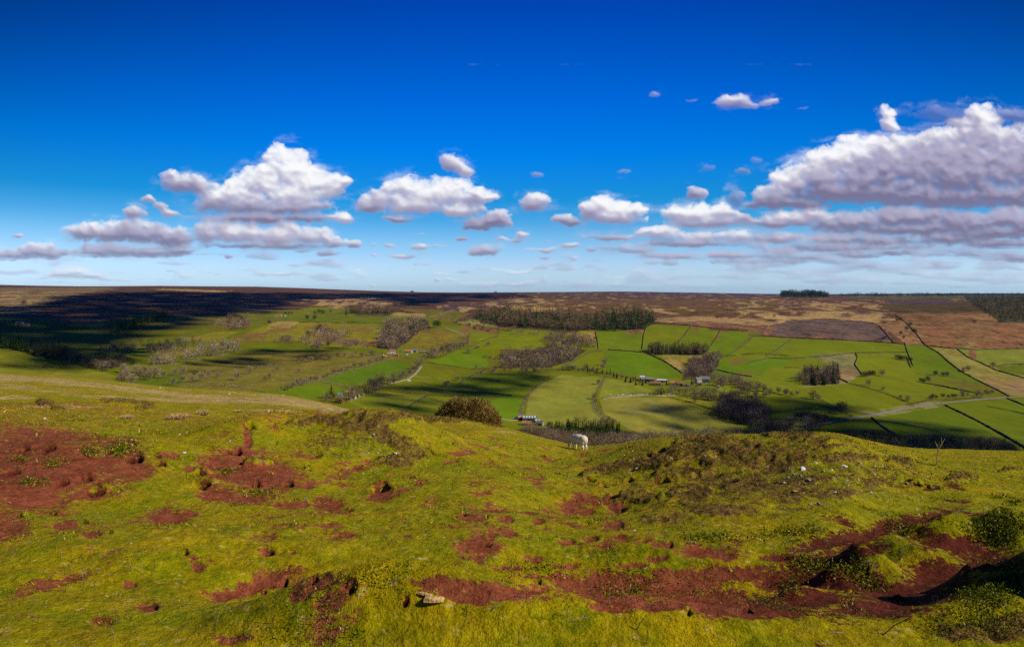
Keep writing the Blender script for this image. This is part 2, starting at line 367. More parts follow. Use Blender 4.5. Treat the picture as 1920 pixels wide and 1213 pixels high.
# bright fields of the middle
for pl, c in [([(1119, 622), (1206, 621), (1203, 660), (1121, 656)], (.115, .225, .004)), ([(1213, 608), (1295, 611), (1270, 644), (1215, 649), (1204, 655), (1207, 629)], (.13, .215, .004)),
        ([(1295, 611), (1351, 620), (1328, 656), (1270, 645)], (.12, .22, .004)), ([(1351, 620), (1402, 622), (1404, 631), (1362, 669), (1328, 659)], (.11, .225, .004)),
        ([(1410, 631), (1486, 634), (1442, 665), (1362, 669)], (.12, .22, .006)), ([(1140, 657), (1203, 661), (1243, 678), (1280, 701), (1255, 708), (1185, 707), (1135, 693), (1132, 673)], (.095, .225, .004)),
        ([(1065, 686), (1105, 661), (1132, 658), (1132, 693), (1070, 690)], (.13, .215, .006)), ([(1020, 694), (1062, 686), (1105, 661), (1090, 658), (1010, 690)], (.12, .22, .006)),
        ([(1486, 634), (1676, 643), (1690, 645), (1700, 660), (1560, 668), (1480, 672), (1442, 665)], (.12, .215, .004)), ([(1700, 646), (1735, 648), (1760, 663), (1800, 697), (1850, 722), (1750, 710), (1712, 688), (1700, 662)], (.095, .195, .006)),
        ([(1605, 663), (1700, 661), (1712, 688), (1720, 715), (1680, 704), (1615, 702), (1603, 684)], (.125, .205, .006)), ([(1325, 680), (1470, 668), (1490, 676), (1440, 700), (1400, 712), (1330, 705)], (.095, .225, .006)),
        ([(1440, 690), (1500, 685), (1520, 700), (1510, 725), (1460, 735), (1410, 728)], (.13, .21, .012)), ([(1590, 718), (1720, 700), (1750, 722), (1850, 740), (1760, 752), (1700, 754), (1640, 735)], (.115, .20, .006)),
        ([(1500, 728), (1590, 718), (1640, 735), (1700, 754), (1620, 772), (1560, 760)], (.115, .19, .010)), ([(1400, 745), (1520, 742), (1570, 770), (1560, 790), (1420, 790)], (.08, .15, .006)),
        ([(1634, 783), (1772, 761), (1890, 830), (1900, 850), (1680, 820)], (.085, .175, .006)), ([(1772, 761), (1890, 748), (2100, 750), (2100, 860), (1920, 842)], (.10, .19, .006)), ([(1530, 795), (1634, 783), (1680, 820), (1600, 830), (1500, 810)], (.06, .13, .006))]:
    fill(pl, c, 0)
fill([(985, 782), (990, 745), (1010, 722), (1052, 703), (1132, 708), (1117, 740), (1114, 755), (1120, 772), (1140, 795), (1100, 800), (1030, 800)], (.175, .215, .040), .1)
fill([(1134, 709), (1170, 712), (1218, 730), (1225, 737), (1180, 744), (1122, 746)], (.165, .215, .034), .1)
fill([(1124, 748), (1180, 744), (1252, 746), (1335, 777), (1400, 802), (1370, 815), (1250, 820), (1180, 805), (1132, 775)], (.185, .205, .045), .1)
fill([(1160, 748), (1240, 752), (1300, 790), (1240, 800), (1180, 780)], (.31, .255, .085), .3, False, .55, (.05, 30, 40, 160))
fill([(900, 765), (940, 742), (985, 745), (978, 785), (940, 790)], (.10, .24, .008), 0)
fill([(750, 778), (800, 743), (900, 742), (940, 742), (900, 765), (900, 790), (790, 790)], (.11, .185, .015), 0)
fill([(860, 705), (980, 698), (1010, 705), (985, 740), (900, 742), (830, 735)], (.10, .20, .010), 0)
fill([(1270, 735), (1370, 750), (1345, 778), (1300, 762), (1250, 745)], (.15, .185, .02), .2, False)
fill([(1320, 722), (1440, 735), (1390, 745), (1330, 738)], (.14, .205, .02), .1, False)
fill([(1255, 655), (1325, 662), (1290, 690), (1275, 690), (1240, 668), (1220, 663)], (.18, .18, .04), .4, False)
fill([(1240, 675), (1265, 672), (1290, 690), (1280, 700)], STRAW, .4, False, .6)
for pl in ([(1370, 680), (1390, 677), (1385, 684), (1365, 686)], [(1385, 697), (1425, 695), (1420, 704), (1385, 706)], [(1360, 676), (1400, 672), (1410, 676), (1370, 682)], [(1290, 612), (1315, 616), (1308, 625), (1292, 623)], [(1345, 622), (1358, 622), (1350, 636), (1343, 634)]):
    fill(pl, BRACK, .8, False, .7, (-.1, 30, 40, 161))
fill([(1522, 664), (1600, 661), (1606, 684), (1614, 702), (1590, 718), (1500, 728), (1570, 702), (1560, 690)], (.215, .185, .055), .6, False)
fill([(1570, 692), (1608, 690), (1600, 712), (1570, 712)], (.34, .20, .08), .8, False, .9, (-.15, 30, 30, 162))
fill([(1750, 653), (1990, 656), (2100, 740), (1900, 742), (1860, 728), (1800, 694), (1765, 663)], (.19, .20, .06), .4)
fill([(1795, 653), (1990, 655), (2050, 700), (1920, 705), (1880, 697), (1835, 678)], (.14, .19, .035), .2)
fill([(1860, 686), (1925, 684), (1925, 706), (1885, 700)], (.095, .17, .010), .2, False)
fill([(1840, 705), (1920, 708), (2000, 735), (1900, 738), (1850, 722)], (.28, .17, .07), .7, False, .8, (-.2, 40, 30, 163))
fill([(1818, 655), (1832, 655), (1830, 672), (1816, 668)], BRACK, .8, False)
fill([(1735, 700), (1820, 702), (1850, 738), (1760, 728), (1740, 718)], (.13, .10, .02), .6, False, .8, (.05, 30, 30, 164))
fill([(1595, 773), (1760, 750), (1765, 763), (1640, 783)], (.33, .24, .10), .7, False, .6, (.0, 25, 25, 165))
fill([(1540, 545), (2600, 545), (2600, 553.5), (1800, 553.8), (1560, 553)], (.022, .030, .034), 1, True)
fill([(1575, 556), (1810, 556), (1800, 560), (1580, 559)], (.07, .085, .012), 1, False)
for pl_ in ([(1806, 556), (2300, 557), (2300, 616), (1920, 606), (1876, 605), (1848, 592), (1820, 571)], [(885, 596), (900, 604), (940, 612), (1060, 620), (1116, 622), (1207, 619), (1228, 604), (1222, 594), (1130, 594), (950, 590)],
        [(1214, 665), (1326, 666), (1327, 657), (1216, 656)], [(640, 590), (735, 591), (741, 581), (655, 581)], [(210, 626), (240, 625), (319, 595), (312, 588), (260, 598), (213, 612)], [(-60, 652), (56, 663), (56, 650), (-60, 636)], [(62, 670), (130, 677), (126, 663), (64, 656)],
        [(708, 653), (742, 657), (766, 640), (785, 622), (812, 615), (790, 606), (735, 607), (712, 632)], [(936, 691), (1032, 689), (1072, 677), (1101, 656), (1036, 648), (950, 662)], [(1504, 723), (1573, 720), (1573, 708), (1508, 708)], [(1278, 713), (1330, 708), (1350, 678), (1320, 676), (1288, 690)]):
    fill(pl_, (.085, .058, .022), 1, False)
# bottom of the valley under the near woods
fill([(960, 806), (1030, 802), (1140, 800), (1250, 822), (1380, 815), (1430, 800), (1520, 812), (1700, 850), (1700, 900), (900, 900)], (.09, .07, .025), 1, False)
# left valley
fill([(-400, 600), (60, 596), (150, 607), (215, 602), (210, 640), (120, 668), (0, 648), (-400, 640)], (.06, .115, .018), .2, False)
fill([(150, 607), (330, 592), (430, 592), (420, 610), (300, 620), (215, 625), (170, 615)], (.11, .11, .022), .5, False)
fill([(-400, 640), (0, 645), (60, 655), (130, 680), (220, 705), (200, 730), (-400, 740)], (.14, .17, .018), .2, False)
def poly_d(poly):
    return poly
# faint mowing / wear streaks so that pastures are not flat
st = fbm(XX / 14 + YY / 40, YY / 160, 3, 171); C *= (1 + (.10 * st + .10 * fbm(XX / 55, YY / 55, 3, 172)) * (1 - .3 * rough))[:, None]
tn = sstep(.1, .5, fbm(XX / 90, YY / 60, 4, 173))[:, None] * (rough < .5)[:, None] * .35
C[:] = C * (1 - tn) + C * np.array([1.35, .95, 1.2]) * tn
C *= np.where(rough[:, None] > .5, 1 + .35 * nw[:, None], 1)
m, nt, b = mat('valley_land')
at = N(nt, 'ShaderNodeAttribute', attribute_name='col'); ar = N(nt, 'ShaderNodeAttribute', attribute_name='rough')
geo = N(nt, 'ShaderNodeNewGeometry')
mp = N(nt, 'ShaderNodeMapping'); mp.inputs['Scale'].default_value = (1, .55, 1); nt.links.new(geo.outputs['Position'], mp.inputs['Vector'])
n1 = N(nt, 'ShaderNodeTexNoise'); n1.inputs['Scale'].default_value = .16; n1.inputs['Detail'].default_value = 6; n1.inputs['Roughness'].default_value = .65
n2 = N(nt, 'ShaderNodeTexNoise'); n2.inputs['Scale'].default_value = .035; n2.inputs['Detail'].default_value = 7; n2.inputs['Roughness'].default_value = .7
nt.links.new(mp.outputs['Vector'], n1.inputs['Vector']); nt.links.new(mp.outputs['Vector'], n2.inputs['Vector'])
def mrange(nt, src, a, b_, c, d):
    q = N(nt, 'ShaderNodeMapRange'); q.inputs['From Min'].default_value = a; q.inputs['From Max'].default_value = b_
    q.inputs['To Min'].default_value = c; q.inputs['To Max'].default_value = d; nt.links.new(src, q.inputs['Value']); return q.outputs['Result']
def mth(nt, op, a, b_=None):
    q = N(nt, 'ShaderNodeMath', operation=op)
    for i, s in enumerate((a, b_)):
        if s is None: continue
        if isinstance(s, (int, float)): q.inputs[i].default_value = s
        else: nt.links.new(s, q.inputs[i])
    return q.outputs[0]
sm = mth(nt, 'ADD', mrange(nt, n1.outputs['Fac'], .3, .7, -.10, .10), mrange(nt, n2.outputs['Fac'], .3, .7, -.07, .07))
rg = mth(nt, 'ADD', mrange(nt, n1.outputs['Fac'], .3, .7, -.5, .5), mrange(nt, n2.outputs['Fac'], .3, .7, -.5, .5))
amt = mth(nt, 'ADD', 1.0, mth(nt, 'ADD', sm, mth(nt, 'MULTIPLY', rg, ar.outputs['Fac'])))
sc = N(nt, 'ShaderNodeVectorMath', operation='SCALE'); nt.links.new(at.outputs['Color'], sc.inputs[0]); nt.links.new(amt, sc.inputs['Scale'])
nt.links.new(sc.outputs['Vector'], b.inputs['Base Color'])
bp = N(nt, 'ShaderNodeBump'); bp.inputs['Strength'].default_value = .5; bp.inputs['Distance'].default_value = 1.2
nt.links.new(mth(nt, 'MULTIPLY', n1.outputs['Fac'], mth(nt, 'ADD', ar.outputs['Fac'], .25)), bp.inputs['Height']); nt.links.new(bp.outputs['Normal'], b.inputs['Normal'])
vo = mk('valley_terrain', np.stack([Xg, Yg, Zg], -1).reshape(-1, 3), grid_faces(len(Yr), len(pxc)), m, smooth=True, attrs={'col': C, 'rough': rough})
tag(vo, 'valley of green pastures rising to brown moorland', kind='structure')

# ---- near hillside
pxn = np.concatenate([np.linspace(-1500, -60, 130, endpoint=False), np.arange(-60, 1980, 2.0), np.linspace(1980, 3400, 130)])
Yn = np.concatenate([np.linspace(-45, 4, 60, endpoint=False), np.geomspace(4, 6, 30, endpoint=False), np.geomspace(6, 60, 430, endpoint=False), np.geomspace(60, 235, 130, endpoint=False), np.geomspace(235, 420, 24)])
Yg2, Pg2 = np.meshgrid(Yn, pxn, indexing='ij')
Xg2 = (Pg2 - CX) / F * np.maximum(Yg2, 4.0)
x2 = Xg2.ravel(); y2 = Yg2.ravel()
z2 = Znear(x2, y2)
Ysafe = np.maximum(y2, 4.0)
px2 = CX + F * x2 / Ysafe; py2 = HY - F * Znear(x2, Ysafe, False) / Ysafe
def ell(lst, X=None, Yy=None, hard=True):
    X = px2 if X is None else X; Yy = py2 if Yy is None else Yy
    v = np.full(X.shape, -1.0)
    for e in lst:
        cx, cy, rx, ry = e[:4]; a = math.radians(e[4]) if len(e) > 4 else 0
        dx = X - cx; dy = Yy - cy
        u = dx * math.cos(a) + dy * math.sin(a); w_ = -dx * math.sin(a) + dy * math.cos(a)
        v = np.maximum(v, 1 - (u / rx) ** 2 - (w_ / ry) ** 2 if hard else 1.2 * (1 - np.sqrt((u / rx) ** 2 + (w_ / ry) ** 2) / (1.22 if rx > 30 else 1.1)))
    return np.clip(v, -1, 1)
SOIL = [(40, 850, 120, 50), (90, 815, 95, 14, 5), (-100, 850, 150, 70), (30, 900, 130, 45), (120, 890, 110, 35, -8), (60, 935, 70, 22), (0, 985, 45, 28), (215, 830, 38, 10), (200, 860, 60, 14, -15), (245, 880, 45, 18), (110, 860, 90, 30), (160, 925, 50, 12),
    (462, 825, 12, 22), (455, 848, 45, 8), (420, 868, 48, 16), (470, 875, 60, 18), (520, 890, 40, 18), (460, 890, 70, 16), (410, 925, 36, 14), (460, 935, 50, 10), (500, 905, 60, 14), (575, 908, 24, 10), (615, 945, 28, 14), (540, 946, 36, 6), (310, 970, 38, 14, -5), (300, 973, 18, 12), (345, 962, 25, 5),
    (170, 1000, 25, 8), (120, 985, 30, 9), (310, 855, 20, 6), (350, 878, 14, 6), (712, 922, 20, 12), (640, 960, 20, 7),
    (510, 1085, 40, 16, -20), (460, 1105, 60, 12, -18), (440, 1110, 40, 10), (600, 1095, 38, 12, -15), (560, 1118, 28, 10, -20), (650, 1100, 16, 8), (620, 1082, 26, 6),
    (850, 1095, 70, 9, 3), (920, 1110, 90, 15, 5), (880, 1122, 60, 9, 8), (980, 1105, 45, 8), (1100, 1100, 70, 14, 5), (1180, 1090, 90, 14), (1280, 1090, 90, 18), (1180, 1125, 90, 14, 8), (1320, 1125, 110, 22, 3), (1400, 1140, 110, 20), (1150, 1140, 40, 8), (1240, 1105, 60, 10), (1030, 1080, 50, 6), (950, 1065, 30, 5), (1060, 1060, 30, 6),
    (1320, 1035, 60, 11, 5), (1230, 1045, 20, 6), (1400, 1075, 60, 12), (1340, 1070, 50, 8), (1450, 1045, 40, 6), (1560, 1015, 80, 12, -12), (1650, 995, 90, 12, -18), (1720, 975, 70, 8, -15), (1560, 1050, 70, 18, -15), (1500, 1085, 90, 22), (1600, 1090, 90, 20), (1700, 1110, 90, 30), (1760, 1080, 60, 24), (1640, 1140, 80, 20), (1520, 1120, 80, 18), (1860, 1050, 70, 22, 10), (1900, 1090, 60, 20), (1780, 1020, 70, 18, 10), (1620, 1030, 50, 12),
    (1070, 950, 26, 16), (1090, 935, 24, 10), (1120, 942, 16, 9), (1155, 985, 20, 10), (1100, 960, 18, 7), (1060, 1015, 20, 5), (1110, 1012, 18, 5), (1730, 918, 26, 5), (1720, 905, 14, 5), (1240, 1020, 20, 7), (1180, 1058, 28, 5), (890, 970, 30, 7), (950, 975, 16, 6), (1005, 978, 12, 6), (925, 1003, 14, 6), (1000, 1048, 18, 6), (905, 925, 20, 4),
    (345, 1036, 9, 5), (240, 1095, 16, 5), (190, 1165, 20, 8), (440, 1200, 30, 8), (500, 1037, 16, 8), (545, 1037, 10, 4), (372, 1063, 20, 8), (280, 1140, 26, 8), (55, 1108, 16, 6), (1000, 905, 10, 4), (870, 850, 25, 4)]
HEATHER = [(600, 793, 60, 8), (650, 798, 90, 12, 6), (720, 820, 60, 14, 28), (770, 848, 40, 20, 30), (690, 800, 40, 10), (745, 868, 40, 12), (760, 785, 120, 6, 3), (860, 788, 70, 6), (720, 785, 60, 8), (700, 792, 60, 8), (920, 792, 30, 8, 20),
    (1330, 838, 70, 18), (1300, 850, 90, 20, -8), (1370, 845, 70, 18), (1250, 862, 90, 14, -12), (1190, 872, 60, 12, -10), (1130, 885, 40, 8, -10), (1280, 890, 60, 10), (1380, 870, 70, 14), (1450, 862, 60, 16), (1440, 885, 50, 12), (1340, 905, 50, 12), (1400, 915, 60, 16), (1470, 925, 40, 20), (1290, 930, 50, 12), (1520, 905, 50, 9), (1500, 822, 40, 6), (1470, 815, 40, 8), (1530, 835, 40, 5), (1570, 845, 25, 6), (1620, 868, 40, 7), (1580, 865, 60, 8), (1690, 870, 20, 8), (1350, 960, 70, 12), (1250, 975, 60, 10), (1200, 935, 40, 10), (1560, 930, 60, 10), (1640, 915, 30, 7), (1895, 883, 24, 4), (1800, 900, 30, 6),
    (1890, 1180, 90, 26, -10), (1800, 1190, 50, 16), (1640, 1065, 22, 8), (1300, 940, 30, 14), (560, 800, 40, 5), (480, 870, 30, 3), (240, 755, 60, 4, 5), (100, 762, 30, 5, 20), (270, 768, 30, 4)]
STRW = [(60, 712, 180, 7, 4), (220, 728, 150, 5, 6), (420, 748, 170, 9, 4), (560, 755, 120, 12, 8), (620, 770, 70, 6, 8), (20, 728, 70, 4), (120, 762, 80, 3), (330, 738, 120, 4, 5), (500, 770, 60, 3), (200, 745, 90, 3, 3), (350, 752, 110, 4, 3), (20, 745, 50, 4), (690, 778, 40, 3), (950, 810, 30, 3), (640, 800, 10, 3)]
TWX = px2 + 18 * fbm(x2 / (.03 * Ysafe), y2 / (.06 * Ysafe), 3, 201) ; TWY = py2 + 3.2 * fbm(x2 / (.03 * Ysafe) + 5, y2 / (.06 * Ysafe), 3, 202)
soil = ell(SOIL, TWX, TWY, False)
n_s = fbm(x2 / 1.1, y2 / 1.6, 4, 211)
sm_patch = (n_s - .29) * 2.4 + .2 * ell([(900, 960, 700, 160), (300, 1080, 500, 110)], px2, py2)
soil = np.maximum(soil, np.clip(sm_patch, -1, .5) * sstep(760, 860, py2))
soil = np.where(y2 > 42, np.minimum(soil, -.3 + 0 * soil), soil)
heath = ell(HEATHER, TWX, TWY)
heath = np.maximum(heath, ell([(1400, 905, 330, 95), (1640, 900, 130, 50), (650, 830, 110, 45), (1500, 850, 180, 40)], TWX, TWY) * .42 - .30)
damp_and_shade = sstep(1250, 1560, px2)
straw = ell(STRW, px2 + 30 * fbm(x2 / 9, y2 / 9, 3, 221), py2 + 5 * fbm(x2 / 9, y2 / 9, 3, 222))
straw = straw - .35 + .9 * fbm(x2 / 16, y2 / 5, 4, 225)
straw = np.maximum(straw, np.clip(fbm(x2 / 9, y2 / 3, 4, 223) * 2.2 - .45, -1, 1) * sstep(50, 75, y2) * sstep(800, 768, py2) - (1 - sstep(50, 75, y2)) )
soil = np.where(heath > -.15, np.minimum(soil, -.75), soil)
beyond = Yg2.ravel() > crest(px2)[1] * 1.02
soil = np.where(y2 < 4.0, -.6, soil); heath = np.where(y2 < 4.0, -.6, heath); straw = np.where(y2 < 4.0, -1, straw)
soil = soil + np.where(soil > -.2, 0, 0)
zsink = sstep(-.2, .7, soil) * .05
for (hx_, hy_, hr_, hd_) in _hw:   # bare earth inside burrows, their inner shade painted in as darker soil
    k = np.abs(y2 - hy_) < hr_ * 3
    r_ = np.sqrt(((x2[k] - hx_) / hr_) ** 2 + ((y2[k] - hy_) / hr_) ** 2); soil[k] = np.maximum(soil[k], .9 - r_ * .85); damp_and_shade[k] = np.maximum(damp_and_shade[k], 2.2 * (1.0 - sstep(.5, 1.2, r_)))
z2 = z2 - zsink * sstep(4, 8, y2)
hw_ = sstep(-.35, .35, heath) * sstep(5, 9, y2) * (1 - .7 * sstep(.85, 1.0, y2 / crest(px2)[1]))
bnk = (fbm(x2 / .5, y2 / .5, 3, 231, billow=True) * .07 + fbm(x2 / 1.25, y2 / 1.25, 3, 233, billow=True) * .17 * sstep(14, 20, y2)) * hw_
z2 = z2 + bnk
m, nt, b = mat('hill_turf')
geo = N(nt, 'ShaderNodeNewGeometry'); pos = geo.outputs['Position']
A = {k: N(nt, 'ShaderNodeAttribute', attribute_name=k).outputs['Fac'] for k in ('soil', 'heath', 'straw', 'dist', 'damp_and_shade')}
def nz(scale, detail=5, rough_=.6, sx=1, sy=1):
    mp = N(nt, 'ShaderNodeMapping'); mp.inputs['Scale'].default_value = (sx, sy, 1); nt.links.new(pos, mp.inputs['Vector'])
    q = N(nt, 'ShaderNodeTexNoise'); q.inputs['Scale'].default_value = scale; q.inputs['Detail'].default_value = detail; q.inputs['Roughness'].default_value = rough_
    nt.links.new(mp.outputs['Vector'], q.inputs['Vector']); return q.outputs['Fac']
def mixc(f, a, b_):
    q = N(nt, 'ShaderNodeMix', data_type='RGBA')
    if isinstance(f, float): q.inputs[0].default_value = f
    else: nt.links.new(f, q.inputs[0])
    for i, s in ((6, a), (7, b_)):
        if isinstance(s, tuple): q.inputs[i].default_value = (*s, 1)
        else: nt.links.new(s, q.inputs[i])
    return q.outputs[2]
fine = nz(28, 4, .7); med = nz(5, 6, .65); lrg = nz(.8, 6, .6); vl = nz(.16, 4, .6); fleck = nz(11, 5, .75, 1, .7)
grass = mixc(mrange(nt, med, .38, .62, 0, 1), (.300, .240, .002), (.165, .180, .002))
grass = mixc(mrange(nt, lrg, .42, .60, 0, 1), grass, (.35, .245, .003))
grass = mixc(mrange(nt, vl, .42, .62, 0, .55), grass, (.21, .225, .002))
grass = mixc(mrange(nt, nz(6.5, 6, .78, .6, 1), .585, .645, 0, .85), grass, (.52, .38, .12))
grass = mixc(mrange(nt, nz(3.1, 6, .7), .60, .70, 0, .6), grass, (.075, .095, .002))
grass = mixc(mrange(nt, nz(2.2, 5, .7, 1, .8), .60, .70, 0, .5), grass, (.25, .11, .012))
strawc = mixc(mrange(nt, nz(1.5, 6, .7, .35, 1.6), .40, .62, 0, 1), (.55, .37, .135), (.30, .215, .05))
strawc = mixc(mrange(nt, nz(.7, 5, .7, .3, 2.0), .54, .62, 0, .8), strawc, (.13, .085, .025))
sel = mrange(nt, mth(nt, 'ADD', A['straw'], mth(nt, 'MULTIPLY', mth(nt, 'SUBTRACT', nz(.9, 5, .7, .4, 1.5), .5), 3.4)), -.12, .22, 0, 1)
c = mixc(sel, grass, strawc)
heathc = mixc(mrange(nt, nz(9, 6, .75), .38, .62, 0, 1), (.065, .034, .008), (.26, .155, .035))
heathc = mixc(mrange(nt, nz(2.0, 5, .7), .5, .64, 0, .75), heathc, (.27, .225, .004))
hs = mrange(nt, mth(nt, 'ADD', A['heath'], mth(nt, 'MULTIPLY', mth(nt, 'SUBTRACT', nz(3.0, 6, .75), .5), 3.0)), -.05, .28, 0, 1)
c = mixc(hs, c, heathc)
soilc = mixc(mrange(nt, nz(4, 6, .7), .35, .65, 0, 1), (.200, .046, .018), (.300, .086, .036))
soilc = mixc(A['damp_and_shade'], soilc, mixc(mrange(nt, nz(6, 6, .7), .35, .65, 0, 1), (.085, .017, .009), (.135, .032, .016)))
soilc = mixc(mrange(nt, A['damp_and_shade'], 1.1, 2.0, 0, .85), soilc, (.018, .006, .004))  # near-black painted into burrows, standing in for the shade inside them
soilc = mixc(mrange(nt, fine, .62, .75, 0, .7), soilc, (.36, .15, .08))
soilc = mixc(mrange(nt, fine, .25, .4, .6, 0), soilc, (.08, .018, .008))
sn = mth(nt, 'ADD', mth(nt, 'MULTIPLY', mth(nt, 'SUBTRACT', nz(3.2, 7, .75), .5), 3.2), mth(nt, 'MULTIPLY', mth(nt, 'SUBTRACT', nz(11, 6, .8, .8, 1), .5), 3.8))
ss = mrange(nt, mth(nt, 'ADD', A['soil'], sn), .02, .16, 0, 1)
c = mixc(ss, c, soilc)
vm = mth(nt, 'MULTIPLY', mrange(nt, nz(38, 3, .7), .3, .7, .72, 1.30), mth(nt, 'MULTIPLY', mrange(nt, nz(8.5, 5, .75), .32, .68, .66, 1.34), mrange(nt, nz(1.7, 5, .7), .32, .68, .80, 1.2)))
vs_ = N(nt, 'ShaderNodeVectorMath', operation='SCALE'); nt.links.new(c, vs_.inputs[0]); nt.links.new(vm, vs_.inputs['Scale'])
nt.links.new(vs_.outputs['Vector'], b.inputs['Base Color'])
bp = N(nt, 'ShaderNodeBump'); bp.inputs['Strength'].default_value = 1.0; bp.inputs['Distance'].default_value = .07
hgt = mth(nt, 'ADD', mth(nt, 'MULTIPLY', fine, .35), mth(nt, 'ADD', med, mth(nt, 'MULTIPLY', fleck, .6)))
nt.links.new(hgt, bp.inputs['Height']); nt.links.new(bp.outputs['Normal'], b.inputs['Normal'])
HM = m
ho = mk('hillside', np.stack([x2, y2, z2], -1), grid_faces(len(Yn), len(pxn)), m, smooth=True, attrs={'damp_and_shade': damp_and_shade, 'soil': soil, 'heath': heath, 'straw': straw, 'dist': y2})
tag(ho, 'near hillside of mossy turf with bare red soil', kind='structure')
GN = dict(x=Xg2, y=Yg2, z=z2.reshape(Xg2.shape), soil=soil.reshape(Xg2.shape), heath=heath.reshape(Xg2.shape), straw=straw.reshape(Xg2.shape), px=px2.reshape(Xg2.shape), py=py2.reshape(Xg2.shape))
lpx = pxn; lY = Yn
def sample_grid(px, Y, key='z'):
    a = np.interp(px, lpx, np.arange(len(lpx))); b_ = np.interp(Y, lY, np.arange(len(lY)))
    ia = np.clip(a.astype(int), 0, len(lpx) - 2); ib = np.clip(b_.astype(int), 0, len(lY) - 2); fa = a - ia; fb = b_ - ib
    g = GN[key]
    return (g[ib, ia] * (1 - fa) + g[ib, ia + 1] * fa) * (1 - fb) + (g[ib + 1, ia] * (1 - fa) + g[ib + 1, ia + 1] * fa) * fb
def on_hill(px, py):
    """first point of the built hillside met by the view through photo pixel (px, py)"""
    Ys = np.geomspace(4.6, 240, 1500); rows = HY - F * sample_grid(np.full(1500, px), Ys) / Ys
    k = np.nonzero(rows <= py)[0]; j = max(k[0], 1) if len(k) else 1499
    Y = Ys[j]; return np.array([(px - CX) / F * Y, Y, float(sample_grid(np.array([px]), np.array([Y]))[0])])
# ------------------------------------------------------------------ light and sky
SUN_EL, SUN_AZ = math.radians(37), math.radians(103)      # azimuth clockwise from the view axis (+Y)
sdir = np.array([math.sin(SUN_AZ) * math.cos(SUN_EL), math.cos(SUN_AZ) * math.cos(SUN_EL), math.sin(SUN_EL)])
from mathutils import Vector
L = bpy.data.lights.new('sun', 'SUN'); L.energy = 4.6; L.angle = math.radians(.5); L.color = (1, .95, .86)
lo = bpy.data.objects.new('sun', L); col.objects.link(lo)
lo.rotation_euler = Vector(sdir).to_track_quat('Z', 'Y').to_euler(); lo.location = (60, -20, 60)
W = bpy.data.worlds.new('World'); scene.world = W; W.use_nodes = True
nt = W.node_tree; bg = nt.nodes['Background']; bg.inputs['Strength'].default_value = .085
sk = N(nt, 'ShaderNodeTexSky', sky_type='NISHITA'); sk.sun_disc = False; sk.sun_elevation = SUN_EL; sk.sun_rotation = SUN_AZ
sk.altitude = 300; sk.air_density = 1.0; sk.dust_density = .4; sk.ozone_density = 2.5
tc = N(nt, 'ShaderNodeTexCoord'); sx = N(nt, 'ShaderNodeSeparateXYZ'); nt.links.new(tc.outputs['Generated'], sx.inputs[0])
rp = N(nt, 'ShaderNodeValToRGB'); cr = rp.color_ramp
SKYR = [(0.0, (.99, 1.43, 2.3)), (.035, (1.05, 1.38, 2.1)), (.07, (.66, 1.18, 1.8)), (.10, (.26, .96, 1.6)), (.13, (.05, .82, 1.52)), (.195, (0, .77, 1.93)), (.26, (0, .64, 1.95)), (.386, (0, .36, 1.5)), (1.0, (.02, .25, .8))]
cr.elements[0].position = SKYR[0][0]; cr.elements[0].color = (*SKYR[0][1], 1)
cr.elements[1].position = 1.0; cr.elements[1].color = (*SKYR[-1][1], 1)
for p_, c_ in SKYR[1:-1]:
    e = cr.elements.new(p_); e.color = (*c_, 1)
nt.links.new(sx.outputs['Z'], rp.inputs['Fac'])
mx = N(nt, 'ShaderNodeMix', data_type='RGBA', blend_type='MULTIPLY'); mx.inputs[0].default_value = 1
nt.links.new(sk.outputs['Color'], mx.inputs[6]); nt.links.new(rp.outputs['Color'], mx.inputs[7])
xx = N(nt, 'ShaderNodeMath', operation='MULTIPLY'); nt.links.new(sx.outputs['X'], xx.inputs[0]); nt.links.new(sx.outputs['X'], xx.inputs[1])
xz = N(nt, 'ShaderNodeMath', operation='MULTIPLY'); nt.links.new(xx.outputs[0], xz.inputs[0]); nt.links.new(sx.outputs['Z'], xz.inputs[1])
pf = N(nt, 'ShaderNodeMapRange'); pf.inputs['From Min'].default_value = 0; pf.inputs['From Max'].default_value = .11; pf.inputs['To Min'].default_value = 1; pf.inputs['To Max'].default_value = .38
nt.links.new(xz.outputs[0], pf.inputs['Value'])
pm = N(nt, 'ShaderNodeVectorMath', operation='SCALE'); nt.links.new(mx.outputs[2], pm.inputs[0]); nt.links.new(pf.outputs['Result'], pm.inputs['Scale'])
nt.links.new(pm.outputs['Vector'], bg.inputs['Color'])
scene.view_settings.view_transform = 'Standard'; scene.view_settings.look = 'None'; scene.view_settings.exposure = 0; scene.view_settings.gamma = 1
cam = bpy.data.cameras.new('camera'); cam.lens = 24; cam.sensor_width = 36; cam.clip_start = .1; cam.clip_end = 90000
cam.shift_y = -(606.5 - HY) / 1920
co = bpy.data.objects.new('camera', cam); col.objects.link(co); co.location = (0, 0, 0); co.rotation_euler = (math.pi / 2, 0, 0); scene.camera = co

# ------------------------------------------------------------------ clouds: a far shell that only exists where there is cloud
S = 1.3
cx_ = np.arange(-420, 2340, S); cy_ = np.arange(120, 549, S)
GY, GX = np.meshgrid(cy_, cx_, indexing='ij')
